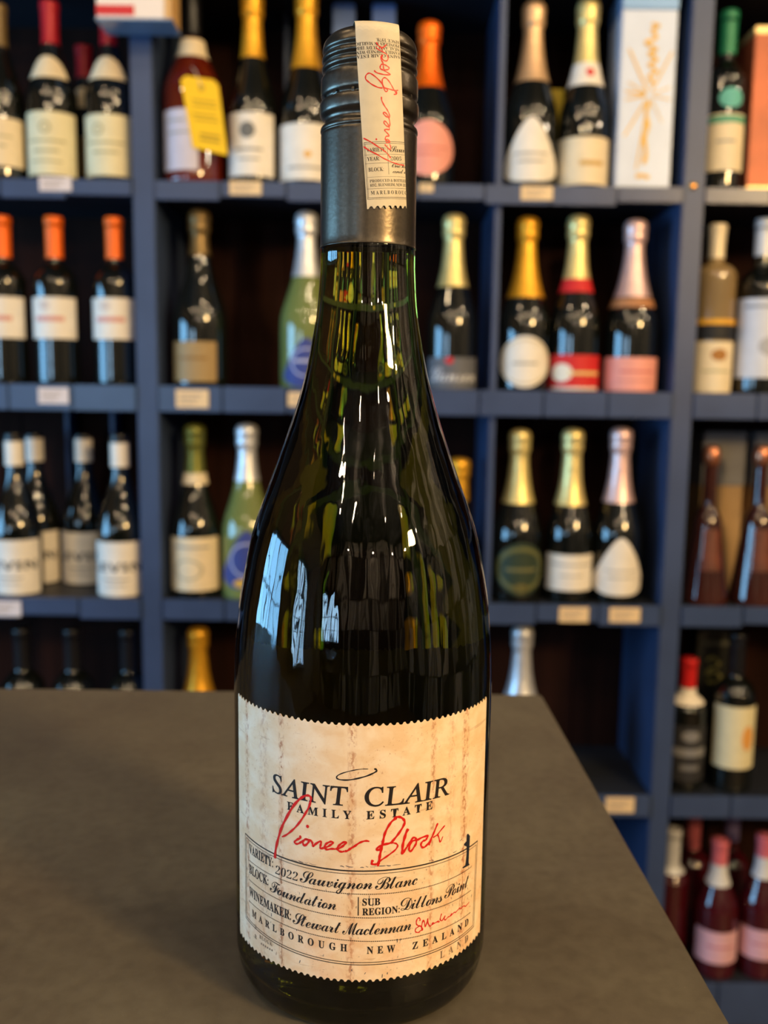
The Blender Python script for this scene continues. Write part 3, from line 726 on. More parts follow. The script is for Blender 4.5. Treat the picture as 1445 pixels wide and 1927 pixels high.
def profile(kind, H, R):
    if kind == 'bordeaux':
        hs, hn, rn = 0.60 * H, 0.735 * H, 14.2
        p = [(R - 3, 0), (R, 4)] + [(R, hs * k) for k in (0.3, 0.6, 1.0)] + [(R * 0.96, hs + 0.035 * H), (R * 0.78, hs + 0.075 * H), (R * 0.52, hs + 0.11 * H), (rn, hn), (rn, H * 0.93), (rn + 1, H * 0.94), (rn + 1, H - 3), (rn - 1, H)]
    elif kind in ('burgundy', 'rose'):
        rn = 14.2
        p = [(R - 3, 0), (R, 4), (R, 0.25 * H), (R, 0.46 * H), (R * 0.93, 0.53 * H), (R * 0.72, 0.61 * H), (R * 0.5, 0.69 * H), (rn, 0.78 * H), (rn, 0.94 * H), (rn + 1, 0.95 * H), (rn + 1, H - 2), (rn - 1, H)]
    elif kind == 'burg2':
        rn = 15
        p = [(R - 3, 0), (R, 4), (R, 0.25 * H), (R, 0.40 * H), (R * 0.94, 0.46 * H), (R * 0.76, 0.55 * H), (R * 0.55, 0.64 * H), (rn + 1, 0.74 * H), (rn, 0.83 * H), (rn, 0.95 * H), (rn, H - 2), (rn - 2, H)]
    elif kind == 'champ':
        rn = 15.5
        p = [(R - 3, 0), (R, 5), (R, 0.2 * H), (R * 0.995, 0.37 * H), (R * 0.93, 0.44 * H), (R * 0.76, 0.52 * H), (R * 0.57, 0.61 * H), (R * 0.44, 0.70 * H), (rn + 1, 0.79 * H), (rn, 0.86 * H), (rn + 3, 0.885 * H), (rn + 2.5, 0.92 * H), (rn + 3, 0.955 * H), (rn + 0.5, 0.985 * H), (rn - 6, H - 0.5)]
    elif kind == 'square':
        rn = 13.5
        p = [(R - 3, 0), (R, 4), (R, 0.3 * H), (R, 0.6 * H), (R, 0.685 * H), (R * 0.95, 0.72 * H), (R * 0.7, 0.755 * H), (rn, 0.785 * H), (rn, 0.93 * H), (rn + 1, 0.94 * H), (rn + 1, H - 3), (rn - 1, H)]
    elif kind == 'cognac':
        rn = 15
        p = [(R - 4, 0), (R, 6), (R, 0.15 * H), (R, 0.42 * H), (R * 0.95, 0.50 * H), (R * 0.78, 0.56 * H), (R * 0.62, 0.61 * H), (24, 0.66 * H), (20, 0.72 * H), (rn, 0.76 * H), (rn, H - 2), (rn - 1, H)]
    elif kind == 'pyramid':
        p = [(R - 2, 0), (R, 5), (R * 0.84, 0.2 * H), (R * 0.66, 0.42 * H), (R * 0.55, 0.54 * H), (R * 0.36, 0.60 * H), (12.5, 0.65 * H), (11.5, 0.86 * H), (12, 0.88 * H)]
    return p
GROUPS = {}
def sub_profile(tab, z0, z1, eps):
    zs = [z0] + [z for z, r in tab if z0 < z < z1] + [z1]
    return [(interp(tab, z) + eps, z) for z in zs]
def bottle(kind, x, y, row, H, R, feats, label, glass='dark', group=None, marks=(), neckmarks=()):
    root = empty('champagne_bottle' if kind == 'champ' else ('spirit_bottle' if kind in ('cognac', 'pyramid') else 'wine_bottle'), (x / 1000, y / 1000, SH[row]), label, 'bottle', group)
    prof = catmull(profile(kind, H, R), 3)
    prof = [(max(0.5, r), z) for r, z in prof]
    tab = [(z, r) for r, z in prof]
    top = [f for f in feats if f[0] == 'cap']
    lathe('glass_body', [(0, 0)] + prof + [(0, H)], G[glass], root, 32)
    def on(eps):
        return lambda u, z: ((interp(tab, z) + eps) * math.sin(u) / 1000, -(interp(tab, z) + eps) * math.cos(u) / 1000, z / 1000)
    for f in feats:
        if f[0] == 'cap':
            isf = kind == 'champ'
            zc = f[2]; sp = sub_profile(tab, zc, H - 0.5, 0.9)
            if isf:                                     # wire-hooded foil with a crease under the cork
                sp = [(r + (0.7 if (z / H) > 0.93 else 0), z) for r, z in sp]
            lathe('foil' if isf else 'capsule', sp + [(0, H + 1.2)], foil(f[1]) if isf else capm(f[1]), root, 28)
            if isf:
                bmr = bmesh.new()
                for zz in (0.872 * H,):
                    rr_ = interp(tab, zz) + 1.6
                    me = bpy.data.meshes.new('t'); q = lathe_bm([(rr_, zz - 1), (rr_ + 1, zz), (rr_, zz + 1)], 24); q.to_mesh(me); q.free(); bmr.from_mesh(me); bpy.data.meshes.remove(me)
                frombm('wire_ring', bmr, foil(f[1]), root, True)
        elif f[0] == 'neck':
            nl = lathe('neck_label_or_band', sub_profile(tab, f[2], f[3], 1.25), paper(f[1]), root, 28)
            if kind in ('burgundy',):                 # arched paper neck label on the front only
                bpy.data.objects.remove(nl)
                z0, z1 = f[2], f[3]; wd = 1.15
                nl = patch('neck_label_or_band', -wd, wd, 24, lambda u: z0 + (z1 - z0) * (0.35 + 0.65 * math.sqrt(max(0, 1 - (u / wd) ** 2))), lambda u: z0, 5, on(0.5), paper(f[1]), root)
            for mk in neckmarks:
                b = bmesh.new(); disc2d(b, mk[1], mk[2], mk[3], mk[4], 14)
                bmesh.ops.triangulate(b, faces=b.faces[:])
                slice2d(b, 0.12)
                for v in b.verts: v.co = Vector(on(1.6)(v.co.x, v.co.y))
                frombm('seal', b, mat('print_' + mk[0], C.get(mk[0]) or mk[5], 0.6), nl)
        elif f[0] == 'seal':
            a0, a1 = math.radians(f[4]), math.radians(f[5]); cz, hh = (f[2] + f[3]) / 2, (f[3] - f[2]) / 2; c, hw = (a0 + a1) / 2, (a1 - a0) / 2
            s = lambda u: hh * math.sqrt(max(0, 1 - min(1, abs((u - c) / hw)) ** 2))
            patch('round_seal', a0, a1, 20, lambda u: cz + s(u), lambda u: cz - s(u), 2, on(0.6), paper(f[1]), root)
        elif f[0] == 'label':
            z0, z1 = max(2, f[2]), f[3]; a0, a1 = math.radians(f[4]), math.radians(f[5]); sh = f[6]
            if sh == 'rect': ft, fb, n = (lambda u: z1), (lambda u: z0), 16
            elif sh == 'oval':
                c, hw, cz, hh = (a0 + a1) / 2, (a1 - a0) / 2, (z0 + z1) / 2, (z1 - z0) / 2
                s = lambda u: hh * math.sqrt(max(0, 1 - min(1, abs(math.sin(u - c) / math.sin(hw))) ** 2))
                ft, fb, n = (lambda u: cz + s(u)), (lambda u: cz - s(u)), 28
            else:
                c, hw = (a0 + a1) / 2, (a1 - a0) / 2
                ft = lambda u: z0 + (z1 - z0) * (0.30 + 0.70 * (1 - abs(math.sin(u - c) / math.sin(hw)) ** 1.7 if abs(u - c) < hw else 0))
                fb = lambda u: z0 + (z1 - z0) * 0.16 * abs((u - c) / hw) ** 3; n = 28
            lb = patch('label', a0, a1, n, ft, fb, 4, on(0.5), paper(f[1]), root)
            for mk in marks:
                b = bmesh.new(); ww, hh_ = a1 - a0, z1 - z0
                if mk[0] == 'bar': quad2d(b, a0 + ww * mk[2], a0 + ww * mk[3], z0 + hh_ * mk[4], z0 + hh_ * mk[5]); nm = 'printed_bar'
                elif mk[0] == 'disc':
                    disc2d(b, a0 + ww * mk[2], z0 + hh_ * mk[3], ww * mk[4], hh_ * mk[5], 16, mk[6] if len(mk) > 6 else 0); nm = 'printed_emblem'
                else:
                    b.free(); b = text2d(mk[2], mk[3], a0 + ww * mk[4], a0 + ww * mk[5], z0 + hh_ * mk[6], hh_ * mk[7]); nm = 'lettering'
                bmesh.ops.triangulate(b, faces=b.faces[:])
                slice2d(b, 0.12)
                for v in b.verts: v.co = Vector(on(0.9)(v.co.x, v.co.y))
                frombm(nm, b, mat('print_%d_%d_%d' % mk[1], lin(*mk[1]), 0.6), lb)
    if kind == 'pyramid':
        lathe('stopper', [(0, 0.875 * H), (13, 0.875 * H), (15, 0.90 * H), (16, 0.94 * H), (14, 0.98 * H), (9, H), (0, H)], mat('rose_gold', lin(196, 128, 96), 0.25, metal=0.8, var=0.05), root, 24)
        b = bmesh.new(); quad2d(b, -0.55, 0.55, 0.22 * H, 0.48 * H); slice2d(b, 0.12)
        for v in b.verts: v.co = Vector(on(0.6)(v.co.x, v.co.y))
        frombm('label', b, mat('pyramid_label', lin(96, 46, 32), 0.5, var=0.4, scale=40), root)
    return root
GY, OL, BK = (150, 146, 140), (176, 168, 128), (40, 42, 52)
bottle('burgundy', -655, 1350, 'A', 292, 40, [('cap', 'dimgold', 223), ('label', 'cream', 24, 102, -76, 76, 'rect')], 'dark bottle with cream label, cut off by the left picture edge, top shelf', marks=(('bar', OL, .2, .8, .6, .64), ('bar', OL, .3, .7, .4, .44)))
bottle('burgundy', -567, 1350, 'A', 297, 42, [('cap', 'crimson', 228), ('neck', 'cream', 168, 206), ('label', 'ivory', 10, 112, -76, 76, 'rect')], 'dark bottle with red capsule and ivory label, fully in view on the top shelf', marks=(('disc', OL, .5, .75, .09, .1, .6), ('bar', OL, .2, .8, .52, .56), ('bar', OL, .3, .7, .36, .40), ('bar', OL, .25, .75, .2, .23)))
bottle('burgundy', -542, 1450, 'A', 262, 38, [('cap', 'crimson', 206), ('neck', 'cream', 149, 188), ('label', 'tan', 30, 97, -60, 70, 'rect')], 'shorter red-capped bottle half hidden in shade between the two ivory-labelled bottles')
bottle('burgundy', -468, 1350, 'A', 296, 42, [('cap', 'crimson', 227), ('neck', 'cream', 167, 206), ('label', 'ivory', 10, 109, -76, 76, 'rect')], 'dark bottle with ivory label just below the hanging white box', marks=(('disc', OL, .4, .75, .09, .1, .6), ('bar', OL, .2, .8, .52, .56), ('bar', OL, .3, .7, .36, .40)))
bottle('cognac', -328, 1350, 'A', 329, 50, [('cap', 'black', 240), ('neck', 'cream', 207, 237), ('label', 'lilac', 19, 117, -60, 20, 'rect')], 'reddish amber bottle with cream shoulder band carrying a yellow hang tag', glass='amber', marks=(('bar', GY, .2, .7, .8, .83), ('bar', GY, .2, .8, .6, .63)))
bottle('champ', -226, 1350, 'A', 318, 42, [('cap', 'gold', 209), ('label', 'white', 13, 115, -68, 62, 'rect')], 'gold-foiled champagne bottle with grey crest on white label, beside the yellow tag', marks=(('disc', (110, 110, 108), .48, .72, .14, .13), ('bar', GY, .25, .75, .4, .44), ('bar', GY, .3, .7, .25, .28)))
bottle('champ', -135, 1350, 'A', 323, 45, [('cap', 'gold', 192), ('label', 'white', 7, 98, -76, 76, 'rect')], 'gold-foiled champagne bottle with pale label on top shelf, just left of the large cap', marks=(('disc', (226, 170, 60), .55, .45, .05, .06), ('bar', GY, .25, .8, .2, .24)))
bottle('champ', 72, 1350, 'A', 274, 46, [('cap', 'orange', 164), ('label', 'pink', 16, 105, -72, 68, 'oval')], 'champagne bottle with orange-red foil and round pink label right of the large cap', marks=(('bar', (206, 110, 96), .25, .8, .5, .53), ('bar', (206, 110, 96), .3, .7, .38, .41)))
bottle('champ', 247, 1350, 'A', 307, 46, [('cap', 'pinkgold', 175), ('label', 'white', 9, 113, -76, 66, 'shield')], 'champagne bottle with pinkish gold foil and white shield label on the top shelf', marks=(('bar', GY, .25, .75, .42, .45), ('bar', GY, .3, .7, .3, .33)))
bottle('champ', 338, 1350, 'A', 312, 43, [('cap', 'palegold', 197), ('neck', 'white', 169, 207), ('label', 'cream', 6, 83, -80, 76, 'rect')], 'champagne bottle with white collar and red seal beside the white and gold box', marks=(('bar', (200, 160, 90), .4, .75, .4, .5),), neckmarks=(('red', 0.1, 190, 0.28, 7),))
bottle('bordeaux', 575, 1350, 'A', 297, 34, [('cap', 'green', 226), ('seal', 'turquoise', 134, 166, -34, 36), ('label', 'cream', 33, 125, -76, 60, 'rect')], 'slim dark bottle with green capsule and turquoise seal on the top shelf', marks=(('bar', (90, 160, 130), .02, .98, .84, .97), ('bar', GY, .3, .7, .5, .54)))
for i, (x, nm) in enumerate(((-662, 'orange-capped wine bottle cut by the left picture edge'), (-572, 'orange-capped wine bottle with white label, fully in view in the left bay'), (-468, 'orange-capped wine bottle standing against the left blue upright'))):
    bottle('bordeaux', x, 1350, 'B', 288, 38, [('cap', 'orange', 217), ('label', 'white', 79, 149, -76, 76, 'rect')], nm, group='orange-capped wine bottles', marks=(('disc', (214, 200, 190), .42, .8, .1, .12), ('bar', (214, 150, 140), .25, .75, .42, .54)))
bottle('champ', -320, 1350, 'B', 303, 48, [('cap', 'dimgold', 225), ('label', 'tan', 9, 77, -60, 44, 'rect')], 'broad dark champagne bottle with dull bronze foil and tan label, alone in its bay', marks=(('bar', (140, 104, 50), .2, .8, .55, .62),))
bottle('champ', -134, 1350, 'B', 302, 46, [('cap', 'silver', 191), ('label', 'blue', 2, 86, -50, 60, 'shield')], 'pale green champagne bottle with silver-white foil and blue shield label, middle shelf', glass='pale', marks=(('disc', (170, 176, 214), .5, .5, .32, .3, .88), ('bar', (180, 184, 214), .25, .75, .5, .56)))
bottle('champ', 121, 1350, 'B', 301, 44, [('cap', 'palegold', 177), ('label', 'slate', 2, 56, -66, 72, 'rect')], 'champagne bottle with pale gold foil and dark label in white script', marks=(('text', (214, 214, 218), 'Lanson', 'script', .08, .92, .25, .42), ('disc', (196, 30, 40), .42, .9, .07, .11)))
bottle('champ', 248, 1350, 'B', 298, 45, [('cap', 'gold', 160), ('label', 'white', 6, 94, -74, 66, 'oval')], 'gold-foiled champagne bottle with large round white label on the middle shelf', marks=(('disc', (206, 190, 160), .5, .5, .44, .44, .93), ('bar', GY, .3, .7, .45, .49)))
bottle('champ', 336, 1350, 'B', 302, 44, [('cap', 'palegold', 193), ('neck', 'red', 170, 193), ('label', 'red', 2, 63, -80, 72, 'rect')], 'champagne bottle with bright red label and red band under its foil', marks=(('disc', (236, 230, 214), .28, .5, .17, .26), ('bar', (220, 190, 120), .4, .9, .44, .54), ('bar', (230, 222, 210), .1, .9, .02, .1)))
bottle('champ', 435, 1350, 'B', 296, 46, [('cap', 'pinksilver', 163), ('neck', 'copper', 145, 161), ('label', 'pink', 2, 60, -80, 76, 'rect')], 'champagne bottle with pink foil and salmon pink label, next to the right upright', marks=(('bar', (208, 116, 110), .3, .8, .55, .62), ('bar', (208, 130, 120), .25, .75, .3, .34)))
bottle('square', 577, 1350, 'B', 290, 36, [('cap', 'cream', 232), ('neck', 'black', 92, 118), ('neck', 'gold', 118, 127), ('label', 'cream', 2, 89, -78, 72, 'rect')], 'high-shouldered tan bottle with cream capsule and brown seal on its cream label', glass='tan', marks=(('disc', (168, 112, 48), .55, .74, .15, .12), ('bar', OL, .25, .8, .4, .44)))  # gold band paints the glass's refracted amber ring; black band its dark zone
bottle('bordeaux', 658, 1350, 'B', 300, 39, [('cap', 'silver', 237), ('label', 'silverwhite', 28, 163, -80, 72, 'rect')], 'dark bottle with tall silvery white label at the right picture edge', marks=(('bar', (140, 144, 156), .15, .95, .88, .92), ('disc', (170, 172, 180), .6, .4, .2, .12)))
LV = (('text', BK, 'LEVIN', 'sansb', .08, .92, .46, .16), ('bar', GY, .3, .7, .3, .33), ('bar', GY, .35, .65, .2, .22))
for x, y, H, nm in ((-656, 1350, 288, 'white-banded bottle lettered in dark capitals at the left picture edge, front row'), (-656, 1447, 283, 'white-banded bottle half behind the front one at the left picture edge'),
                    (-563, 1446, 283, 'white-banded bottle set back on the shelf between two thin dividers'), (-466, 1345, 289, 'white-banded bottle lettered in dark capitals against the left upright')):
    bottle('burg2', x, y, 'C', H, 43, [('cap', 'black', 255), ('neck', 'white', 231, 274), ('label', 'white', 3, 101, -78, 78, 'rect')], nm, group='white-banded bottles lettered in capitals', marks=LV)
bottle('champ', -333, 1350, 'C', 309, 44, [('cap', 'green2', 222), ('neck', 'cream', 202, 222), ('label', 'cream', 14, 110, -74, 72, 'rect')], 'champagne bottle with moss green foil and cream label, third shelf', marks=(('disc', (186, 176, 150), .45, .4, .25, .2, .8), ('bar', GY, .2, .8, .8, .84)))
bottle('champ', -240, 1350, 'C', 310, 46, [('cap', 'silver', 209), ('label', 'blue', 19, 124, -56, 70, 'shield')], 'champagne bottle with silver foil and blue label, left of the large bottle on third shelf', glass='pale', marks=(('disc', (214, 170, 60), .5, .1, .25, .08), ('disc', (170, 176, 214), .5, .5, .32, .3, .88)))
bottle('champ', 140, 1350, 'C', 254, 40, [('cap', 'gold', 178)], 'short gold-topped bottle peeping out at the right shoulder of the large bottle')
bottle('champ', 247, 1350, 'C', 307, 45, [('cap', 'palegold', 176), ('label', 'darkgreen', 14, 109, -68, 76, 'oval')], 'champagne bottle with pale gold foil and dark green oval label', marks=(('disc', (98, 100, 56), .5, .5, .42, .42, .82), ('bar', (110, 108, 66), .25, .75, .46, .52), ('disc', (104, 96, 50), .5, .14, .12, .09)))
bottle('champ', 341, 1350, 'C', 309, 42, [('cap', 'palegold', 174), ('label', 'white', 23, 88, -74, 68, 'rect')], 'champagne bottle with pale gold foil and small square white label, third shelf', marks=(('bar', GY, .1, .9, .7, .74), ('bar', GY, .3, .7, .4, .43)))
bottle('champ', 427, 1350, 'C', 312, 44, [('cap', 'pinksilver', 180), ('label', 'white', 16, 120, -78, 74, 'shield')], 'champagne bottle with pinkish silver foil and white shield label, third shelf', marks=(('bar', GY, .25, .75, .42, .44), ('bar', GY, .3, .7, .3, .32)))
bottle('pyramid', 588, 1345, 'C', 283, 42, [], 'cone-shaped brown decanter bottle with copper stopper beside the right upright', glass='brown', group='cone-shaped decanter bottles')
bottle('pyramid', 678, 1345, 'C', 284, 44, [], 'cone-shaped brown decanter bottle at the right picture edge', glass='brown', group='cone-shaped decanter bottles')
for x, nm in ((-656, 'leftmost of the dark bottle necks rising behind the counter'), (-563, 'middle one of the dark bottle necks rising behind the counter'), (-460, 'dark bottle neck behind the counter, next to the blue upright')):
    bottle('bordeaux', x, 1350, 'D', 285, 38, [('cap', 'black', 211), ('label', 'cream', 60, 150, -70, 70, 'rect')], nm, group='dark bottles behind the counter')
bottle('champ', -332, 1350, 'D', 291, 44, [('cap', 'gold', 130), ('label', 'cream', 10, 90, -70, 70, 'rect')], 'gold-foiled bottle top rising behind the counter left of the large bottle')
bottle('champ', 263, 1350, 'D', 301, 44, [('cap', 'silver', 160), ('label', 'white', 10, 90, -70, 70, 'rect')], 'silver-white foiled bottle top rising behind the counter right of the large bottle')
bottle('bordeaux', 571, 1350, 'D', 246, 35, [('cap', 'red', 192), ('neck', 'white', 163, 191), ('label', 'charcoal', 21, 126, -70, 70, 'rect')], 'short bottle with red capsule and black label bearing a silver emblem', marks=(('disc', (128, 128, 132), .5, .82, .2, .1), ('bar', (128, 128, 132), .1, .9, .45, .6), ('bar', (110, 110, 114), .3, .7, .2, .3)))
bottle('bordeaux', 658, 1350, 'D', 294, 38, [('cap', 'black', 224), ('label', 'ivory', 47, 164, -78, 72, 'rect')], 'dark bottle with tall pale yellow label on the fourth shelf at right', marks=(('disc', (226, 160, 80), .68, .5, .12, .2),))
bottle('bordeaux', 572, 1385, 'E', 265, 33, [('cap', 'silver', 181)], 'bottle with plain silver capsule beside the upright on the bottom shelf', glass='rose')
bottle('bordeaux', 635, 1455, 'E', 262, 36, [('cap', 'pink2', 192)], 'bottle with dull pink capsule at the back of the bottom shelf', glass='rose')
bottle('bordeaux', 712, 1455, 'E', 262, 36, [('cap', 'lilac2', 210)], 'bottle with dull violet capsule at the back of the bottom shelf', glass='rose')
bottle('rose', 650, 1350, 'E', 262, 40, [('cap', 'pinkred', 213), ('neck', 'silver', 176, 215), ('label', 'pinkw', 32, 95, -78, 72, 'rect')], 'rose wine bottle with pale pink label, fully in view on the bottom shelf', glass='rose', group='rose wine bottles', marks=(('bar', (190, 110, 130), .25, .75, .5, .56),))
bottle('rose', 734, 1350, 'E', 272, 40, [('cap', 'pinkred', 229), ('neck', 'silver', 191, 231), ('label', 'pinkw', 41, 100, -78, 78, 'rect')], 'rose wine bottle cut off by the right picture edge on the bottom shelf', glass='rose', group='rose wine bottles', marks=(('bar', (190, 110, 130), .25, .75, .5, .56),))

# ------------------------------------------------------------------ cartons, tags and signs
def carton(name, x0, x1, y0, y1, z0, H, m, label, cat='box', lid=None, m2=None):
    r = empty(name, ((x0 + x1) / 2, (y0 + y1) / 2, z0), label, cat)
    hx, hy = (x1 - x0) / 2, (y1 - y0) / 2
    l = lid if lid else H
    box('carton_body', -hx, hx, -hy, hy, 0, l, m, r, 0.0015)
    if lid: box('lid', -hx - 0.001, hx + 0.001, -hy - 0.001, hy + 0.001, l + 0.0005, H, m2 or m, r, 0.0015)
    return r
def front_marks(r, name, b, m, yoff):
    for v in b.verts: v.co = Vector((v.co.x / 1000, yoff, v.co.y / 1000))
    return frombm(name, b, m, r)
SIL = mat('silver_card', lin(190, 202, 226), 0.35, metal=0.1, var=0.05)
r = carton('gift_box', 0.387, 0.478, 1.312, 1.402, SH['A'], 0.318, SIL, 'tall silvery white gift box with a gold burst and gold script', lid=0.284, m2=mat('blue_silver_card', lin(120, 158, 206), 0.3, metal=0.2))
b = bmesh.new()
for ang, r0, r1, w in ((118, 8, 82, 7), (62, 8, 78, 6), (152, 6, 42, 5), (172, 6, 44, 8), (190, 6, 42, 6), (20, 6, 38, 4), (-10, 6, 38, 4), (238, 10, 100, 6), (262, 6, 120, 6), (300, 6, 50, 3)):
    a = math.radians(ang)
    x1_, z1_ = r1 * math.cos(a), r1 * math.sin(a)
    k = min(1, 41 / max(1e-6, abs(x1_)))
    ribbon([(4 + r0 * math.cos(a), 150 + r0 * math.sin(a)), (4 + x1_ * k * 0.95, 150 + z1_ * k)], w, w * 0.7, into=b)
front_marks(r, 'gold_burst', b, mat('gold_print', lin(226, 174, 48), 0.4, metal=0.0, var=0.05), -0.0455 - 0.0004)
b = ribbon([(10, 168), (2, 180), (14, 188), (2, 198), (14, 206), (0, 216), (12, 222), (-6, 232), (12, 240), (4, 252), (14, 258), (2, 262)], 6)
ribbon([(4, 140), (0, 120), (4, 100), (-1, 80), (3, 60), (0, 40)], 7, into=b); ribbon([(-12, 20), (0, 22), (10, 18)], 7, into=b)
front_marks(r, 'gold_script', b, MATS['gold_print'], -0.0455 - 0.0008)
r = carton('gift_box', 0.616, 0.706, 1.335, 1.42, SH['A'], 0.268, mat('copper_card', lin(164, 82, 52), 0.4, metal=0.2, var=0.25, scale=12), 'copper brown gift box with gold rims at the right edge of the top shelf')
for z0_, z1_ in ((0.0, 0.012), (0.257, 0.269)): box('gold_rim', -0.0462, 0.0462, -0.0437, 0.0437, z0_ if z0_ else 0.0005, z1_, mat('gold_rim', lin(222, 196, 140), 0.35, metal=0.4), r, 0.001)
b = bmesh.new(); disc2d(b, 12, 70, 16, 18); front_marks(r, 'printed_emblem', b, mat('pale_print', lin(222, 206, 150), 0.5), -0.0425 - 0.0004)
for x0_, nm in ((0.610, 'grey and tan carton standing behind the left cone-shaped decanter'), (0.708, 'grey and tan carton behind the cone-shaped decanter at the picture edge')):
    r = carton('gift_box', x0_, x0_ + 0.078, 1.45, 1.53, SH['C'], 0.303, mat('tan_card2', lin(176, 142, 98), 0.55, var=0.1), nm, lid=0.20, m2=mat('grey_card', lin(122, 122, 128), 0.5, var=0.05))
r = carton('gift_box', 0.606, 0.676, 1.41, 1.47, SH['D'], 0.286, mat('black_card', lin(22, 24, 24), 0.4), 'black gift box with dull gold emblem on the fourth shelf')
b = ribbon([(-16, 222), (-4, 230), (8, 214), (-8, 208), (-14, 196), (4, 200), (12, 188), (-4, 180), (-14, 184)], 6, 5)
front_marks(r, 'printed_emblem', b, mat('dull_gold_print', lin(120, 116, 66), 0.5), -0.03 - 0.0004)
b = bmesh.new(); quad2d(b, -24, 24, 252, 262); front_marks(r, 'printed_bar', b, mat('grey_print', lin(78, 80, 72), 0.5), -0.03 - 0.0004)
carton('gift_box', -0.092, -0.056, 1.39, 1.43, SH['A'], 0.318, mat('blue_card', lin(96, 122, 176), 0.5, var=0.08), 'narrow blue carton above the large cap, the left one', lid=0.25)
carton('gift_box', -0.024, 0.014, 1.39, 1.43, SH['A'], 0.318, mat('blue_card', lin(96, 122, 176), 0.5), 'narrow blue carton above the large cap, the right one', lid=0.25)
carton('gift_box', 0.272, 0.312, 1.405, 1.44, SH['A'], 0.187, mat('yellow_stand_in', lin(214, 184, 20), 0.5, var=0.08), 'yellow block standing in for a yellow-labelled bottle behind the white shield label')  # plain block in place of the side of a yellow-labelled bottle

# white box hung on the upright near the top left
r = empty('leaflet_box', (-0.400, 1.2655, 1.7485), 'white card box with red stripe fixed in front of the left upright at the top', 'box')
box('box_body', -0.053, 0.053, -0.033, 0.029, 0.0, 0.17, mat('white_card', lin(238, 226, 218), 0.45), r, 0.001)
box('side_strip', 0.0535, 0.064, -0.033, 0.029, 0.0, 0.17, mat('tan_strip', lin(214, 170, 110), 0.5), r, 0.001)
box('base_tray', -0.055, 0.066, -0.035, 0.031, -0.003, -0.0004, mat('pale_blue_plastic', lin(120, 150, 186), 0.2), r, 0.0008)
box('red_stripe', -0.053, 0.006, -0.0337, -0.0331, 0.004, 0.019, mat('red_print', lin(206, 40, 46), 0.5), r)
for (dz, w) in ((0.030, 0.08), (0.040, 0.07), (0.052, 0.085)): box('printed_bar', -0.045, -0.045 + w, -0.0336, -0.0331, dz, dz + 0.002, mat('faint_print', lin(206, 190, 186), 0.5), r)

# yellow hang tag
r = empty('hang_tag', (-0.299, 1.2985, 1.622), 'bright yellow price tag hanging tilted from the amber bottle', 'tag')
b = bmesh.new()
O_ = [(-38, 56), (-30, 63), (16, 57), (24, 48), (38, -62), (-20, -50)]
f = b.faces.new([b.verts.new((x / 1000, 0, z / 1000)) for x, z in O_])
e = bmesh.ops.extrude_face_region(b, geom=[f])
for v in e['geom']:
    if isinstance(v, bmesh.types.BMVert): v.co.y -= 0.0006
bmesh.ops.recalc_face_normals(b, faces=b.faces)
frombm('tag_card', b, mat('yellow_tag_card', lin(250, 200, 6), 0.5), r)
b = bmesh.new(); disc2d(b, -4, 44, 5, 5, 16, 0.5)
for z_, x_ in ((24, 2), (16, 4), (2, 2), (-6, 6)): quad2d(b, -22 + x_, 18 + x_, z_, z_ + 2.4, -0.1)
for z_ in (-30, -38): quad2d(b, -8, 26, z_, z_ + 4, -0.15)
front_marks(r, 'tag_print', b, mat('olive_print', lin(172, 136, 10), 0.5), -0.0011)
b = bmesh.new()
sp_ = catmull([(-4, -1, 44), (-14, 2, 70), (-26, 20, 84), (-30, 30, 86)], 5)
for p, q in zip(sp_, sp_[1:]):
    for s_ in (0,):
        d_ = 0.0012
        a_ = [b.verts.new((p[0] / 1000 + dx, p[1] / 1000, p[2] / 1000 + dz)) for dx, dz in ((-d_, 0), (d_, 0), (0, d_))]
        c_ = [b.verts.new((q[0] / 1000 + dx, q[1] / 1000, q[2] / 1000 + dz)) for dx, dz in ((-d_, 0), (d_, 0), (0, d_))]
        for i in range(3): b.faces.new((a_[i], a_[(i + 1) % 3], c_[(i + 1) % 3], c_[i]))
frombm('string', b, mat('string', lin(190, 170, 150), 0.8), r)

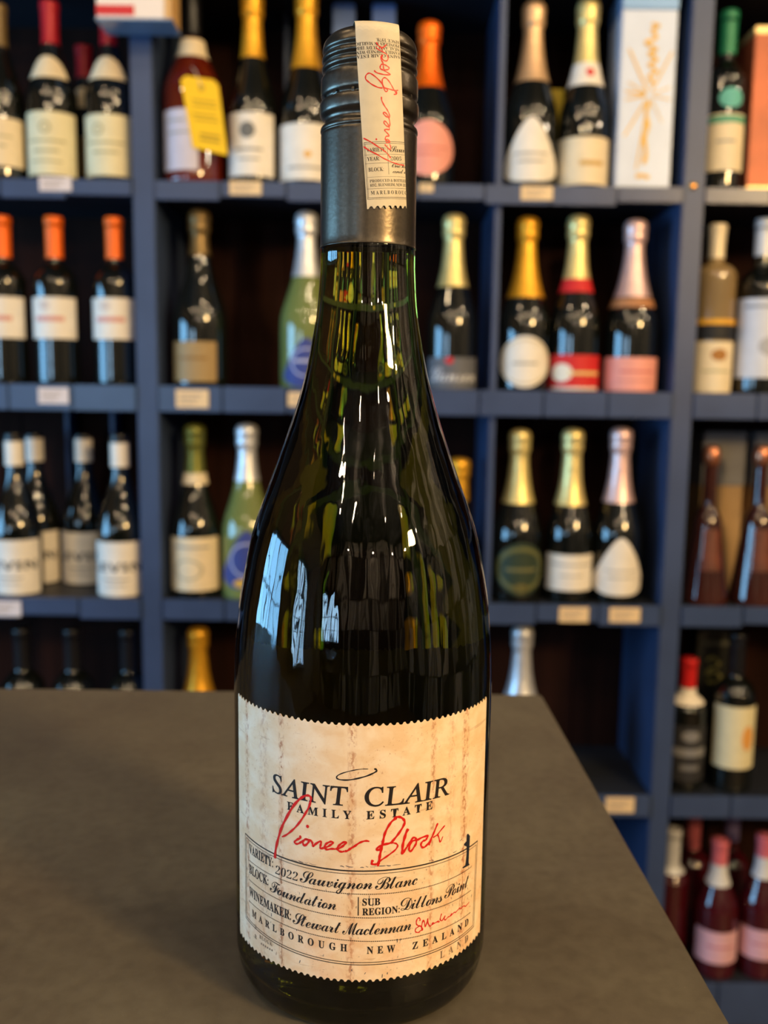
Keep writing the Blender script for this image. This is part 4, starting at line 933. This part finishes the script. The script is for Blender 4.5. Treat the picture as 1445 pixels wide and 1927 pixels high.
# shelf-edge price tickets
def ticket(x0, z1, x1, z0, warm, label):
    w, h = x1 - x0, z1 - z0
    r = empty('price_ticket', ((x0 + x1) / 2000, YF - 0.0035, z0 / 1000), label, 'price tag', 'paper price tickets on the shelf edges')
    col = lin(236, 206, 160) if warm else lin(226, 214, 214)
    box('ticket_card', -w / 2000, w / 2000, -0.0012, 0, 0, h / 1000, mat('ticket_warm' if warm else 'ticket_cool', col, 0.5, var=0.04), r, 0.0004)
    b = bmesh.new()
    for k in range(3): quad2d(b, -w * 0.38, w * (0.3 - 0.1 * k), h * (0.68 - 0.22 * k), h * (0.76 - 0.22 * k))
    front_marks(r, 'ticket_print', b, mat('ticket_print', lin(170, 150, 134), 0.6), -0.0015)
for t in ((-575, 1522, -521, 1499, 0, 'pale ticket under the ivory-labelled bottle on the top shelf'), (-258, 1519, -205, 1497, 1, 'cream ticket under the grey-crested champagne bottle'),
          (227, 1517, 280, 1495, 1, 'cream ticket under the white shield label on the top shelf'), (58, 1519, 81, 1505, 1, 'small ticket at the right side of the large cap'),
          (-589, 1174, -537, 1147, 0, 'pale ticket under the orange-capped bottles'), (-353, 1174, -297, 1143, 1, 'cream ticket under the bronze-foiled champagne bottle'),
          (-161, 1172, -115, 1148, 1, 'ticket half hidden by the left shoulder of the large bottle'), (-689, 800, -633, 772, 0, 'white ticket at the left picture edge on the third shelf'),
          (318, 802, 370, 775, 1, 'orange-tinted ticket under the square white label'), (407, 802, 461, 776, 1, 'cream ticket under the third-shelf white shield label'),
          (416, 450, 468, 421, 1, 'lone ticket low down beside the counter corner')):
    ticket(*t)
# brass screw in the right upright
sc_ = frombm('upright_screw', lathe_bm([(0, 0), (6.5, 0.2), (6.0, 1.8), (3.5, 2.8), (0, 3.1)], 18), mat('brass', lin(206, 150, 70), 0.25, metal=0.9), None, True)
sc_.rotation_euler = (PI / 2, 0, 0); sc_.location = (0.514, YF - 0.0002, 1.5215)
sc_.parent = unit; sc_.location = Vector((0.514, YF - YB - 0.0002, 1.5215))
